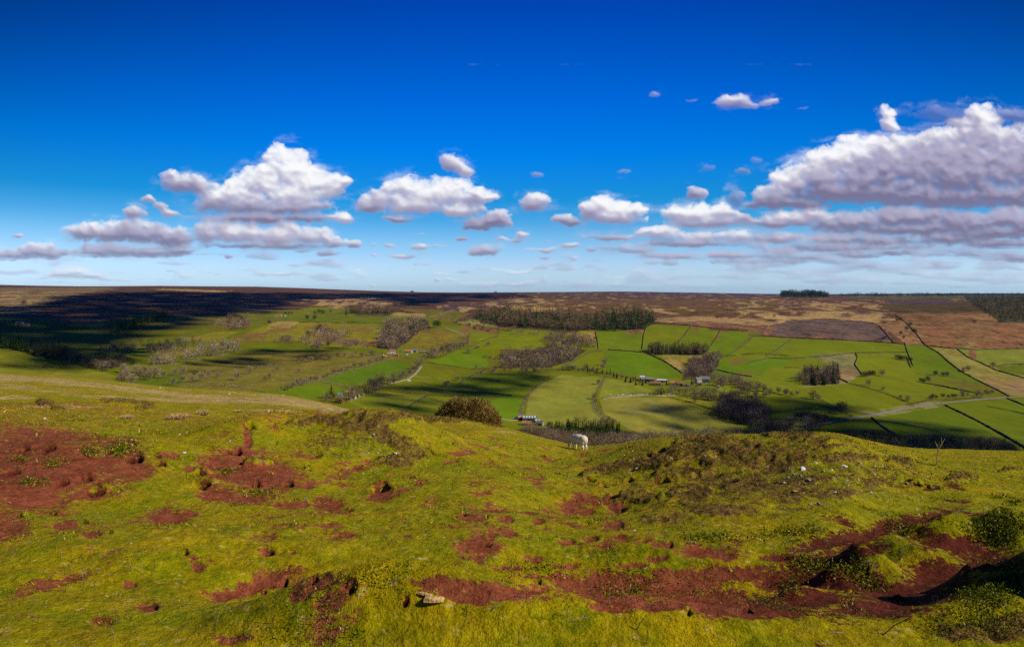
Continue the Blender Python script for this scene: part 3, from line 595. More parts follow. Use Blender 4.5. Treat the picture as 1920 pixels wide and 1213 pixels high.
# wx, wy: domain warp
wa = fbm(GX / 60, GY / 45, 4, 301); wb = fbm(GX / 60 + 31, GY / 45 + 7, 4, 302)
w2 = fbm(GX / 18, GY / 14, 4, 303); w3 = fbm(GX / 18 + 11, GY / 14, 4, 304)
near = sstep(540, 380, GY)           # features shrink towards the horizon
UX = GX + (13 * wa + 4.5 * w2) * (.35 + .65 * near); UY = GY + (9 * wb + 4 * w3) * (.25 + .75 * near)
bil = fbm(GX / 34, GY / 28, 6, 310, gain=.62, billow=True)
bil2 = fbm(GX / 15, GY / 11, 5, 320, gain=.6, billow=True)
D = np.full(GX.shape, -1.0); BR = np.full(GX.shape, .5); H = np.zeros(GX.shape); LOW = np.zeros(GX.shape)
def blur(a, s):
    ky = np.fft.fftfreq(a.shape[0])[:, None]; kx = np.fft.rfftfreq(a.shape[1])[None, :]
    return np.fft.irfft2(np.fft.rfft2(a) * np.exp(-2 * (math.pi * s) ** 2 * (kx * kx + ky * ky)), s=a.shape)
# (cx, cy, rx, ry, brightness, opacity)
CL = [
 (430,372,62,36,.85),(475,345,45,38,.9),(540,322,46,50,1.0),(525,296,28,28,1.0),(585,350,56,42,.9),(560,360,70,40,1.0),(620,352,30,26,.7),(500,388,130,24,.55),(400,380,40,24,.6),(500,410,150,11,.35),(540,408,110,10,.4),
 (340,345,40,22,.5),(318,330,20,12,.55),(375,352,28,18,.5),(250,398,22,17,.45),(278,374,14,8,.4),(300,388,20,9,.45),(318,402,20,10,.5),
 (645,411,22,15,.75),
 (215,438,74,26,.55),(160,436,38,22,.55),(260,438,64,26,.5),(322,450,48,24,.38),(200,472,85,17,.5),(285,474,66,15,.5),(335,470,34,13,.35),(66,472,44,19,.45),(14,478,40,15,.4),(98,476,24,19,.42),(28,442,15,6,.35),
 (395,436,40,28,.7),(450,440,62,28,.8),(520,444,72,27,.8),(580,446,52,25,.7),(625,456,30,14,.5),(664,460,18,10,.4),(500,462,150,9,.4),(610,477,22,7,.5),(428,483,12,5,.4),
 (760,352,46,28,.85),(800,365,60,34,.9),(850,366,52,32,.9),(890,372,32,26,.6),(705,380,34,24,.6),(780,388,90,20,.75),(860,394,56,16,.8),(745,410,36,8,.45),(690,390,24,14,.5),
 (848,308,26,24,.5),(868,322,24,13,.45),(838,296,14,14,.55),
 (912,418,46,18,.4),(935,408,26,18,.45),(890,430,30,8,.35),
 (1005,381,34,21,.55),(1000,372,20,16,.7),(1058,412,26,15,.4),(1072,420,16,10,.35),
 (1150,390,48,22,.95),(1130,384,36,22,.9),(1180,398,38,22,.85),(1150,408,66,20,.7),(1110,398,26,22,.6),
 (1302,366,26,15,.35),(1385,370,16,22,.25,.6),(1390,320,15,9,.0,.5),(1170,323,18,5,.0,.5),(1006,328,14,5,.0,.5),(1330,315,16,8,.0,.3),
 (1300,402,62,22,.9),(1345,400,40,20,.85),(1265,402,34,18,.75),(1325,418,90,12,.6),(1390,408,30,10,.5),
 (1480,340,46,24,.9),(1450,368,48,26,.6),(1560,300,50,36,1.0),(1610,285,56,34,.95),(1540,330,80,44,.7),(1660,290,70,44,.8),(1663,214,15,18,.9),(1668,236,18,16,.8),(1620,335,80,36,.45),(1700,300,90,54,.6),(1760,300,90,60,.55),(1840,250,60,54,.75),(1838,218,42,22,1.0),(1800,330,120,54,.45),(1900,300,90,80,.6),(1600,360,170,30,.3),(1750,372,180,24,.25),(1480,384,90,13,.2),(1880,370,90,30,.3),(2000,330,120,90,.5),(1740,258,40,14,.8),(1770,262,30,14,.85),
 (1780,215,90,16,.15,.35),(1900,218,60,16,.2,.5),
 (1480,412,60,20,.75),(1530,402,30,16,.8),(1450,420,70,12,.5),(1600,418,90,24,.45),(1700,408,90,26,.5),(1800,418,90,26,.4),(1890,412,70,26,.55),(1960,420,90,30,.4),(1720,432,220,14,.3),(1860,440,140,14,.25),
 (1240,440,46,16,.85),(1215,436,30,10,.7),(1150,447,40,9,.45),(1320,446,60,16,.8),(1380,446,44,15,.85),(1300,458,130,8,.5),(1460,448,70,14,.7),(1560,450,80,14,.6),(1660,452,80,14,.5),(1780,450,90,16,.45),(1880,458,90,14,.4),(1600,464,220,8,.35),
 (1195,470,50,7,.55),(1260,480,70,9,.6),(1370,480,60,10,.6),(1450,474,60,10,.55),(1520,484,60,8,.5),(1600,478,60,9,.45),(1420,492,120,6,.35),(1560,470,80,7,.6),(1680,474,60,7,.4),(1900,486,60,10,.35),(1870,478,40,7,.3),(1755,494,22,6,.3),
 (1376,190,36,15,.55,.9),(1350,196,20,9,.5,.8),(1437,193,24,12,.5,.85),(1400,200,30,7,.4,.7),(1228,176,14,5,.5,.35),(1295,190,20,4,.4,.3),(1505,204,12,4,.4,.3),(1420,300,18,8,.25,.3),
 (1020,470,20,7,.5),(1066,460,26,7,.5),(980,443,18,8,.5),(910,468,28,14,.45),(895,474,20,10,.4),(866,450,16,6,.4),(785,463,18,8,.5),(730,462,15,6,.4),(755,481,34,6,.35),(700,479,11,4,.4),(1040,496,28,4,.35),(1108,470,16,4,.35),(632,520,16,2.5,.3,.7),(1020,484,16,5,.4),(1110,398,20,10,.5),(700,460,10,5,.3,.5),(785,440,14,4,.3,.4),
 (140,511,34,13,1.0),(125,516,44,9,.95),(172,518,34,8,.95),(110,512,14,8,.9),(820,527,8,6,.8),(700,536,8,5,.7),(935,530,20,4,.6),(960,534,16,5,.8),(1020,522,10,5,.5,.8),(1090,528,50,4,.55,.7),(980,536,40,4,.7,.8),
]
for i in range(150):     # broken strips low over the moor
    x_ = random.uniform(-300, 2200); CL.append((x_, random.uniform(505, 541), random.uniform(14, 60), random.uniform(1.5, 4.5), random.uniform(.6, 1.0), random.uniform(.35, .8)))
for i in range(60): CL.append((random.uniform(1180, 2200), random.uniform(504, 534), random.uniform(20, 80), random.uniform(2, 6), random.uniform(.55, .95), random.uniform(.35, .8)))
_q = random.Random(23)
for i in range(70): CL.append((_q.uniform(1120, 2050), _q.uniform(438, 505), _q.uniform(18, 75), _q.uniform(4, 9), _q.uniform(.35, .75), _q.uniform(.45, .85)))
for i in range(30): CL.append((_q.uniform(560, 1150), _q.uniform(445, 515), _q.uniform(8, 26), _q.uniform(3, 6), _q.uniform(.3, .7), _q.uniform(.4, .8)))
for i in range(26): CL.append((_q.uniform(-100, 640), _q.uniform(455, 525), _q.uniform(16, 60), _q.uniform(3, 8), _q.uniform(.35, .75), _q.uniform(.35, .7)))
for i in range(12): CL.append((random.uniform(-400, -60), random.uniform(380, 480), random.uniform(20, 70), random.uniform(8, 26), random.uniform(.4, .9)))
for i in range(14): CL.append((random.uniform(1980, 2320), random.uniform(330, 480), random.uniform(20, 90), random.uniform(8, 40), random.uniform(.3, .8)))
_r = random.Random(11); sub = []
for e in CL:
    x0, y0, rx, ry, br = e[:5]
    if ry < 12 or len(e) > 5: continue
    for i in range(int(2 + rx * ry / 260)):
        a = _r.uniform(-.15, math.pi + .15); q = _r.uniform(.55, .95); rr0 = _r.uniform(.22, .46) * min(ry, rx, 42)
        sub.append((x0 + math.cos(a) * rx * q, y0 - math.sin(a) * ry * q * .9 + 2, rr0 * _r.uniform(1, 1.5), rr0, min(1, br + _r.uniform(-.12, .2))))
CL = CL + sub
OP = np.ones(GX.shape); ysh = np.full(GX.shape, -9.)
for e in CL:
    x0, y0, rx, ry, br = e[:5]; op = e[5] if len(e) > 5 else 1.0
    i0, i1 = np.searchsorted(cy_, [y0 - 2.1 * ry - 30, y0 + 2 * ry + 20]); j0, j1 = np.searchsorted(cx_, [x0 - 1.6 * rx - 30, x0 + 1.6 * rx + 30])
    s_ = (slice(i0, i1), slice(j0, j1))
    if i1 <= i0 or j1 <= j0: continue
    dx = (UX[s_] - x0) / rx; dy = (UY[s_] - y0) / ry; dy = np.where(dy > 0, dy * 1.25, dy)
    d = 1 - dx * dx - dy * dy
    up = d > D[s_]
    # smooth union
    k_ = .35; hmx = np.clip(.5 + .5 * (d - D[s_]) / k_, 0, 1)
    D[s_] = D[s_] * (1 - hmx) + d * hmx + k_ * hmx * (1 - hmx) * .7
    lump = np.sqrt(np.clip(d, 0, 1)) * min(ry, 34) * .9 + (4 if ry < 20 else 0) * sstep(0, .3, d)
    H[s_] = np.maximum(H[s_], lump)
    wt = np.clip(d + .2, 0, 1.2) ** 1.5
    BR[s_] = np.where(wt > 0, (BR[s_] * (1 - hmx) + br * hmx), BR[s_]); OP[s_] = OP[s_] * (1 - hmx) + op * hmx
    LOW[s_] = LOW[s_] * (1 - hmx) + (dy) * hmx
def blur(a, s):
    ky = np.fft.fftfreq(a.shape[0])[:, None]; kx = np.fft.rfftfreq(a.shape[1])[None, :]
    return np.fft.irfft2(np.fft.rfft2(a) * np.exp(-2 * (math.pi * s) ** 2 * (kx * kx + ky * ky)), s=a.shape)
fb = fbm(GX / 30 + .5 * w2, GY / 22 + .5 * w3, 7, 330, gain=.6)
fb2 = fbm(GX / 11 + .8 * w2, GY / 8 + .8 * w3, 5, 333, gain=.62)
Ds = blur(np.clip(D, -1, 1.2), 1.6)
ed = Ds + .20 * bil * (.4 + .6 * near) + .85 * fb * (.55 + .45 * near) + .22 * fb2 - .10
rho = np.clip(ed, 0, None)
soft = .92 + .3 * (1 - OP)
alpha = (1 - np.exp(-(rho / soft) ** 1.3 * 3.0)) * OP
# torn veils hanging on to the clouds
veil = sstep(-.75, .2, blur(D, 7.0) + .8 * fb + .25 * wa) * sstep(-.1, .5, fbm(GX / 70, GY / 22, 5, 350)) * .42 * np.clip(OP * 1.2, 0, 1)
veil = veil * sstep(-.99, -.80, blur(D, 7.0))
alpha = np.clip(np.maximum(alpha, veil), 0, 1)
# light soaks in from the sunlit upper right
th = np.clip(blur(rho, 2.2), 0, 1.1)
tau = 0
for i in range(1, 15):
    st_ = i * 3.4; sy_ = int(round(.82 * st_ / S)); sx_ = int(round(.45 * st_ / S))
    sh = np.zeros_like(th); sh[sy_:, :-sx_ if sx_ else None] = th[:th.shape[0] - sy_, sx_:]
    tau = tau + sh * (1.0 if i < 8 else .7)
scale_ = .16 + .30 * (1 - near)
lit0 = np.exp(-tau * scale_ * (1.35 - .75 * blur(BR, 5.0)))
Ht = blur(np.clip(ed, -.2, 1.3), 2.6) * 26 + blur(H, 4.0) * .6 + blur(bil, 1.4) * .7
gy, gx = np.gradient(Ht, S, S)
lx, ly, lz = .42, -.70, .55
lam = np.clip((-gx * lx - gy * ly + 1.38 * lz) / np.sqrt(gx * gx + gy * gy + 1.9), 0, 1.2)
BRs = blur(BR, 5.0); und = blur(sstep(-.7, .75, LOW), 3.0)
lit = .255 + .34 * lit0 + .22 * (lam - .45) + .68 * (BRs - .5) - .26 * und * (1.15 - .4 * BRs) + .10 * fb + .04 * blur(bil, 1.5)
thin = np.exp(-rho * 3.5)
lit = np.clip(lit * (1 - .35 * thin) + .22 * thin, 0, 1)
c_dark = np.array([.20, .175, .29]); c_mid = np.array([.45, .415, .56]); c_hi = np.array([.99, .985, .99])
t1 = sstep(.0, .42, lit)[..., None]; t2 = sstep(.36, .80, lit)[..., None]
CC = (c_dark * (1 - t1) + c_mid * t1) * (1 - t2) + c_hi * t2
air = (sstep(430, 545, GY) * .45)[..., None]; CC = CC * (1 - air) + np.array([.45, .66, .90]) * air
R = 42000.0
dirx = (GX - CX) / F; dz = -(GY - HY) / F; ln = np.sqrt(1 + dirx ** 2 + dz ** 2)
V = np.stack([dirx / ln * R, 1 / ln * R, dz / ln * R], -1).reshape(-1, 3)
fc = grid_faces(len(cy_), len(cx_)); al = alpha.ravel()
keep = al[fc].max(1) > .004; fc = fc[keep]
us = np.unique(fc); remap = np.full(len(V), -1); remap[us] = np.arange(len(us))
m = bpy.data.materials.new('cloud'); m.use_nodes = True; nt = m.node_tree
for n in list(nt.nodes): nt.nodes.remove(n)
out = N(nt, 'ShaderNodeOutputMaterial'); em = N(nt, 'ShaderNodeEmission'); tr = N(nt, 'ShaderNodeBsdfTransparent'); ms = N(nt, 'ShaderNodeMixShader')
a1 = N(nt, 'ShaderNodeAttribute', attribute_name='col'); a2 = N(nt, 'ShaderNodeAttribute', attribute_name='alpha')
nt.links.new(a1.outputs['Color'], em.inputs['Color']); nt.links.new(a2.outputs['Fac'], ms.inputs[0]); nt.links.new(tr.outputs[0], ms.inputs[1]); nt.links.new(em.outputs[0], ms.inputs[2]); nt.links.new(ms.outputs[0], out.inputs[0])
cl = mk('clouds', V[us], remap[fc], m, smooth=True, attrs={'col': CC.reshape(-1, 3)[us], 'alpha': al[us]})
tag(cl, 'white and lilac cumulus clouds drifting in the blue sky', kind='stuff')
# ------------------------------------------------------------------ fast ground lookups on the built valley mesh
_Yr = np.array(Yr, float); _rowsg = HY - F * Zg / np.maximum(Yg, 1); _k0 = int(np.searchsorted(_Yr, 300))
def far(px, py):
    a = np.interp(px, pxc, np.arange(len(pxc))); ia = min(int(a), len(pxc) - 2); fa = a - ia
    r = _rowsg[_k0:, ia] * (1 - fa) + _rowsg[_k0:, ia + 1] * fa
    k = np.nonzero(r <= py)[0]
    j = k[0] if len(k) else len(r) - 1
    if j == 0: Y = _Yr[_k0]
    else:
        t = (r[j - 1] - py) / max(r[j - 1] - r[j], 1e-6); Y = _Yr[_k0 + j - 1] + min(max(t, 0), 1) * (_Yr[_k0 + j] - _Yr[_k0 + j - 1])
    X = (px - CX) / F * Y
    return np.array([X, Y, zf(X, Y)])
def zf(X, Y):
    p = CX + F * X / Y; a = np.interp(p, pxc, np.arange(len(pxc))); b_ = np.interp(Y, _Yr, np.arange(len(_Yr)))
    ia = min(int(a), len(pxc) - 2); ib = min(int(b_), len(_Yr) - 2); fa = a - ia; fb = b_ - ib
    return float((Zg[ib, ia] * (1 - fa) + Zg[ib, ia + 1] * fa) * (1 - fb) + (Zg[ib + 1, ia] * (1 - fa) + Zg[ib + 1, ia + 1] * fa) * fb)

# ------------------------------------------------------------------ plants: thin twigs and leaf-sized slivers
def slivers(P, Dv, ln, wd, r=rng):
    n = len(P); Dv = Dv / np.linalg.norm(Dv, axis=1, keepdims=True)
    q = r.normal(size=(n, 3)); s = np.cross(Dv, q); s /= np.maximum(np.linalg.norm(s, axis=1, keepdims=True), 1e-6)
    ln = np.broadcast_to(ln, (n,))[:, None]; wd = np.broadcast_to(wd, (n,))[:, None]
    v = np.stack([P - s * wd / 2, P + s * wd / 2, P + Dv * ln], 1).reshape(-1, 3)
    return v, np.arange(3 * n).reshape(n, 3)
def prism(a, b_, ra, rb, k=5):
    a = np.array(a, float); b_ = np.array(b_, float); d = b_ - a; d /= np.linalg.norm(d)
    u = np.cross(d, [0.3, 0.9, 0.1]); u /= np.linalg.norm(u); w = np.cross(d, u)
    t = np.arange(k) * 2 * math.pi / k; ring = np.cos(t)[:, None] * u + np.sin(t)[:, None] * w
    v = np.concatenate([a + ring * ra, b_ + ring * rb])
    f = np.array([[i, (i + 1) % k, k + (i + 1) % k, k + i] for i in range(k)])
    return v, f
def joinq(parts):
    vs, fs, o = [], [], 0
    for v, f in parts:
        vs.append(v); fs.append(f + o); o += len(v)
    return np.concatenate(vs), np.concatenate(fs)
def sph(n, r=rng):
    v = r.normal(size=(n, 3)); return v / np.linalg.norm(v, axis=1, keepdims=True)
def crown_bare(h, rx, n, seed, lo=.26, w=.011, ln=.13):
    r = np.random.default_rng(seed); u = sph(n, r); rad = r.random(n) ** .42
    lump = 1 + .30 * np.sin(u[:, 0] * 5 + seed) * np.cos(u[:, 1] * 4 + 2 * seed) + .18 * np.sin(u[:, 2] * 7 + seed)
    P = u * (rad * lump)[:, None] * np.array([rx, rx, h * (1 - lo) / 2]); P[:, 2] += h * (1 + lo) / 2 * .97
    Dv = u * np.array([1, 1, .8]) + np.array([0, 0, .75]) + r.normal(size=(n, 3)) * .35
    v, f = slivers(P, Dv, h * ln * (.6 + .8 * r.random(n)), h * w * (.6 + .8 * r.random(n)), r)
    c = (.75 + .5 * r.random(n)); return v, f, np.repeat(c, 3)
def trunk_bare(h, rx, seed, k=5):
    r = random.Random(seed); P = [prism((0, 0, -.5), (0, 0, h * .32), h * .035, h * .025, k)]
    for i in range(7):
        t = r.uniform(.2, .45) * h; a = r.uniform(0, 6.28); e = r.uniform(.55, .9) * rx
        P.append(prism((0, 0, t), (math.cos(a) * e, math.sin(a) * e, t + h * r.uniform(.25, .42)), h * .014, h * .004, 4))
    P.append(prism((0, 0, h * .32), (r.uniform(-.5, .5), r.uniform(-.5, .5), h * .85), h * .024, h * .005, k))
    return joinq([(v, f) for v, f in P if len(f[0]) == 4])
def crown_con(h, rx, n, seed, lo=.12):
    r = np.random.default_rng(seed); t = r.random(n) ** 1.35; a = r.random(n) * 6.283
    rr_ = rx * (1 - t) ** .85 * (.55 + .45 * r.random(n)) * (1 + .15 * np.sin(a * 3 + seed) + .12 * np.sin(t * 40))
    st = rr_ * r.random(n) * .55
    P = np.stack([np.cos(a) * st, np.sin(a) * st, h * (lo + (1 - lo) * t)], 1)
    Dv = np.stack([np.cos(a), np.sin(a), -.35 + .9 * t + .2 * r.normal(size=n)], 1)
    v, f = slivers(P, Dv, np.maximum(rr_ - st, h * .05), (.5 + .7 * (1 - t)) * h / 16, r)
    return v, f, np.repeat(.6 + .8 * r.random(n), 3)
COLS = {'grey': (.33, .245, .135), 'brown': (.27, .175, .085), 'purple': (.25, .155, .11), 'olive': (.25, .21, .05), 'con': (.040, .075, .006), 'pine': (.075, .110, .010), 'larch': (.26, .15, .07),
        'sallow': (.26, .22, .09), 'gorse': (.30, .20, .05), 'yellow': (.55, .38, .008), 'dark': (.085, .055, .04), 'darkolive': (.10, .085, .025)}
M_twig = attr_mat('twigs', 'col', .25, .3)
M_bark = noise_mat('bark', (.10, .075, .05), (.20, .155, .11), 1.5)
M_barkd = noise_mat('dark_bark', (.05, .035, .025), (.11, .08, .05), 1.5)
def colv(key, c):
    return np.array(COLS[key])[None, :] * c[:, None]
PROTO = {}
def proto(kind):
    """kind -> (crown mesh, trunk mesh, height): built once, shared by every copy"""
    if kind in PROTO: return PROTO[kind]
    key, form, sd = kind
    if form == 'round': h, rx = 11.0, 4.4; v, f, c = crown_bare(h, rx, 900, sd, .16, .020, .13); tv, tf = trunk_bare(h, rx, sd)
    elif form == 'tall': h, rx = 15.0, 4.0; v, f, c = crown_bare(h, rx, 1000, sd, .10, .013, .10); tv, tf = trunk_bare(h, rx, sd)
    elif form == 'bush': h, rx = 4.0, 2.8; v, f, c = crown_bare(h, rx, 420, sd, .0, .05, .2); tv, tf = joinq([prism((0, 0, -.4), (.5, .2, 2), .1, .03, 4), prism((0, 0, -.4), (-.6, .1, 2), .1, .03, 4)])
    else: h, rx = 16.0, 3.6; v, f, c = crown_con(h, rx, 420, sd); tv, tf = prism((0, 0, -.5), (0, 0, 15), .25, .03, 5)
    P = (v, f, c, tv, tf, h)
    PROTO[kind] = P
    return P
PM = {}
def tree(name, px, py, hpx, key, form, label, cat='tree', group=None, sd=None, Yoff=0):
    P = far(px, py); sd = sd if sd is not None else random.randint(1, 4)
    kind = (key, form, sd); v, f, c, tv, tf, h = proto(kind)
    H_ = hpx * P[1] / F; s = H_ / h
    if kind not in PM:
        e = empty(name, (0, 0, 0))
        a = mk('crown', v, f, M_twig, e, attrs={'col': colv(key, c)}); b_ = mk('trunk', tv, tf, M_barkd if form == 'cone' else M_bark, e)
        PM[kind] = e; o = e
    else: o = copy_tree(PM[kind]); 
    o.name = name
    o.location = (P[0], P[1], P[2] - .2); o.rotation_euler = (0, 0, random.uniform(0, 6.28)); o.scale = (s * random.uniform(.9, 1.15), s * random.uniform(.9, 1.15), s)
    for k_ in list(o.keys()):
        if k_ in ('group', 'label', 'category'): del o[k_]
    tag(o, label, cat, group)
    return o
def along(pl, n, jx=0, jy=0):
    pl = np.array(pl, float); d = np.concatenate([[0], np.cumsum(np.hypot(*np.diff(pl, axis=0).T))])
    t = (np.arange(n) + .5 + rng.uniform(-.35, .35, n)) / n * d[-1]
    return np.stack([np.interp(t, d, pl[:, 0]) + rng.normal(0, 1, n) * jx, np.interp(t, d, pl[:, 1]) + rng.normal(0, 1, n) * jy], 1)
def trees(label, pts, hr, key, form, name='bare_tree', cat='tree', group=None):
    keys = key if isinstance(key, (list, tuple)) else [key]
    for p in pts: tree(name, p[0], p[1], random.uniform(*hr), random.choice(keys), form, label, cat, group or label)
def wood(name, label, poly, n, mix, hr, kind='stuff', cat=None, nsl=110):
    """a wood that reads as one mass"""
    poly = np.array(poly, float); x0, y0 = poly.min(0); x1, y1 = poly.max(0); pts = []
    while len(pts) < n:
        q = np.stack([rng.uniform(x0, x1, 400), rng.uniform(y0, y1, 400)], 1); m_ = inpoly(q[:, 0], q[:, 1], poly); pts += list(q[m_])
    V, Fc, Cc, o_ = [], [], [], 0
    for p in pts[:n]:
        P = far(*p); key, form = mix[rng.integers(len(mix))]
        H_ = rng.uniform(*hr) * P[1] / F; sd = int(rng.integers(1e6)); big = hr[1] >= 20 and P[1] < 1000; nl = int(nsl * (2.6 if big else 1)); wl = .45 if big else 1
        if form == 'cone': v, f, c = crown_con(H_, H_ * rng.uniform(.2, .27), nl, sd, .02); v2, f2 = slivers(np.array([[0, 0, -.3]] * 2), np.array([[0, 0, 1.]] * 2), H_ * .6, H_ * .03)
        elif form == 'pole':
            v, f, c = crown_bare(H_, H_ * .22, nl, sd, .02, .038 * wl, .13); v2, f2 = slivers(np.array([[0, 0, -.3]] * 2), np.array([[.02, 0, 1.]] * 2), H_ * .95, H_ * .03)
        else: v, f, c = crown_bare(H_, H_ * .46, int(nl * 1.3), sd, .0, .042 * wl, .16 if not big else .11); v2, f2 = slivers(np.array([[0, 0, -.3]] * 4), np.array([[0, .1, 1.]] * 4) + rng.normal(size=(4, 3)) * .2, H_ * .8, H_ * .05)
        for vv, ff, cc in ((v, f, colv(key, c * rng.uniform(.75, 1.25))), (v2, f2, np.tile(np.array([[.14, .10, .07]]), (len(v2), 1)))):
            V.append(vv + P); Fc.append(ff + o_); Cc.append(cc); o_ += len(vv)
    o = mk(name, np.concatenate(V), np.concatenate(Fc), M_twig, attrs={'col': np.concatenate(Cc)})
    tag(o, label, cat, kind=kind); return o
def worldline(pl, step=2.0):
    pl = np.array(pl, float); d = np.concatenate([[0], np.cumsum(np.hypot(*np.diff(pl, axis=0).T))]); n = max(int(d[-1] / step), 2)
    t = np.linspace(0, d[-1], n); q = np.stack([np.interp(t, d, pl[:, 0]), np.interp(t, d, pl[:, 1])], 1)
    W_ = np.array([far(*p) for p in q])
    if len(W_) > 4:     # iron out the noise along the line
        W_[1:-1, 0] = (W_[:-2, 0] + 2 * W_[1:-1, 0] + W_[2:, 0]) / 4; W_[1:-1, 1] = (W_[:-2, 1] + 2 * W_[1:-1, 1] + W_[2:, 1]) / 4
        for w_ in W_: w_[2] = zf(w_[0], w_[1])
    return W_
def hedge(pl, label, h=2.4, w=2.4, key='brown', dens=9, name='hedge', gaps=.0):
    L_ = worldline(pl); d = np.concatenate([[0], np.cumsum(np.linalg.norm(np.diff(L_, axis=0), axis=1))]); n = int(min(max(d[-1] * dens, 300), 14000))
    t = rng.random(n) * d[-1]
    if gaps: t = t[fbm(t / 9, t * 0 + 3.3, 2, int(abs(pl[0][0]))) > -1 + gaps * 2 - .6]; n = len(t)
    P = np.stack([np.interp(t, d, L_[:, i]) for i in range(3)], 1)
    hv = h * (.55 + .65 * (fbm(t / 7, t * 0 + pl[0][1], 3, 9) + .5)); P[:, :2] += rng.normal(0, w * .28, (n, 2)); P[:, 2] += rng.random(n) ** .8 * hv * .8 - .15
    Dv = rng.normal(size=(n, 3)) * .7 + np.array([0, 0, .8]); sc_ = max(1.0, d[-1] * dens / 14000) ** .5
    v, f = slivers(P, Dv, (.5 + .7 * rng.random(n)) * sc_, (.16 + .2 * rng.random(n)) * sc_)
    c = np.repeat(.6 + .8 * rng.random(n), 3)
    o = mk(name, v, f, M_twig, attrs={'col': colv(key, c)}); tag(o, label, 'hedge', 'hedges between the valley fields'); return o
M_stone = noise_mat('field_wall_stone', (.045, .036, .028), (.13, .105, .08), 1.2, detail=6)
def wall(pl, label, h=1.5, w=.9, m_=None):
    L_ = worldline(pl, 1.6); n = len(L_)
    tn_ = np.gradient(L_[:, :2], axis=0); tn_ /= np.maximum(np.linalg.norm(tn_, axis=1, keepdims=True), 1e-6); nr = np.stack([-tn_[:, 1], tn_[:, 0]], 1)
    hh = h * (1 + .18 * rng.normal(size=n)).clip(.45, 1.4)
    rows = []
    for s_, z_ in ((-.5, -.6), (-.36, 1), (.36, 1), (.5, -.6)):
        p = L_.copy(); p[:, :2] += nr * w * s_; p[:, 2] += (hh if z_ > 0 else -.6); rows.append(p)
    V = np.stack(rows, 1).reshape(-1, 3); f = []
    for i in range(n - 1):
        for k in range(3): f.append([i * 4 + k, (i + 1) * 4 + k, (i + 1) * 4 + k + 1, i * 4 + k + 1])
    f.append([0, 1, 2, 3]); f.append([(n - 1) * 4 + 3, (n - 1) * 4 + 2, (n - 1) * 4 + 1, (n - 1) * 4])
    o = mk('dry_stone_wall', V, np.array(f), m_ or M_stone); tag(o, label, 'wall', 'dry stone walls round the fields'); return o
def road(pl, w, name, label, m_):
    L_ = worldline(pl, 1.5); n = len(L_); tn_ = np.gradient(L_[:, :2], axis=0); tn_ /= np.maximum(np.linalg.norm(tn_, axis=1, keepdims=True), 1e-6); nr = np.stack([-tn_[:, 1], tn_[:, 0]], 1)
    R_ = []
    for s_ in (-.5, -.17, .17, .5):
        p = L_.copy(); p[:, :2] += nr * w * s_; p[:, 2] = [zf(a[0], a[1]) + .22 - (.3 if abs(s_) == .5 else 0) for a in p]; R_.append(p)
    V = np.stack(R_, 1).reshape(-1, 3); f = [[i * 4 + k, (i + 1) * 4 + k, (i + 1) * 4 + k + 1, i * 4 + k + 1] for i in range(n - 1) for k in range(3)]
    o = mk(name, V, np.array(f), m_); tag(o, label, kind='structure'); return o

M_road = noise_mat('lane_asphalt', (.16, .15, .16), (.26, .25, .26), .3)
M_track = noise_mat('farm_track_stone', (.30, .24, .16), (.42, .35, .26), .3)
road([(1480, 806), (1520, 799), (1560, 791), (1595, 784), (1640, 777), (1700, 765), (1760, 756), (1830, 749), (1890, 744.5), (1960, 741)], 4.5, 'lane', 'pale lane climbing across the fields on the right', M_road)
road([(690, 732), (720, 722), (745, 716), (765, 711), (778, 702), (786, 692), (790, 686)], 4, 'road', 'pale lane curving up towards the farm', M_track)
road([(835, 614), (850, 620), (870, 628)], 4, 'track', 'short stretch of track below the wood', M_track)
road([(790, 598), (830, 588), (850, 581), (900, 573), (950, 566)], 5, 'moor_road', 'faint road climbing onto the moor', M_road)
road([(1130, 748), (1150, 745), (1200, 741), (1260, 742)], 4, 'farm_track', 'stony farm track beside the round field', M_track)
road([(938, 785), (960, 788), (975, 787)], 4, 'farm_lane', 'sandy lane into the farm below', M_track)

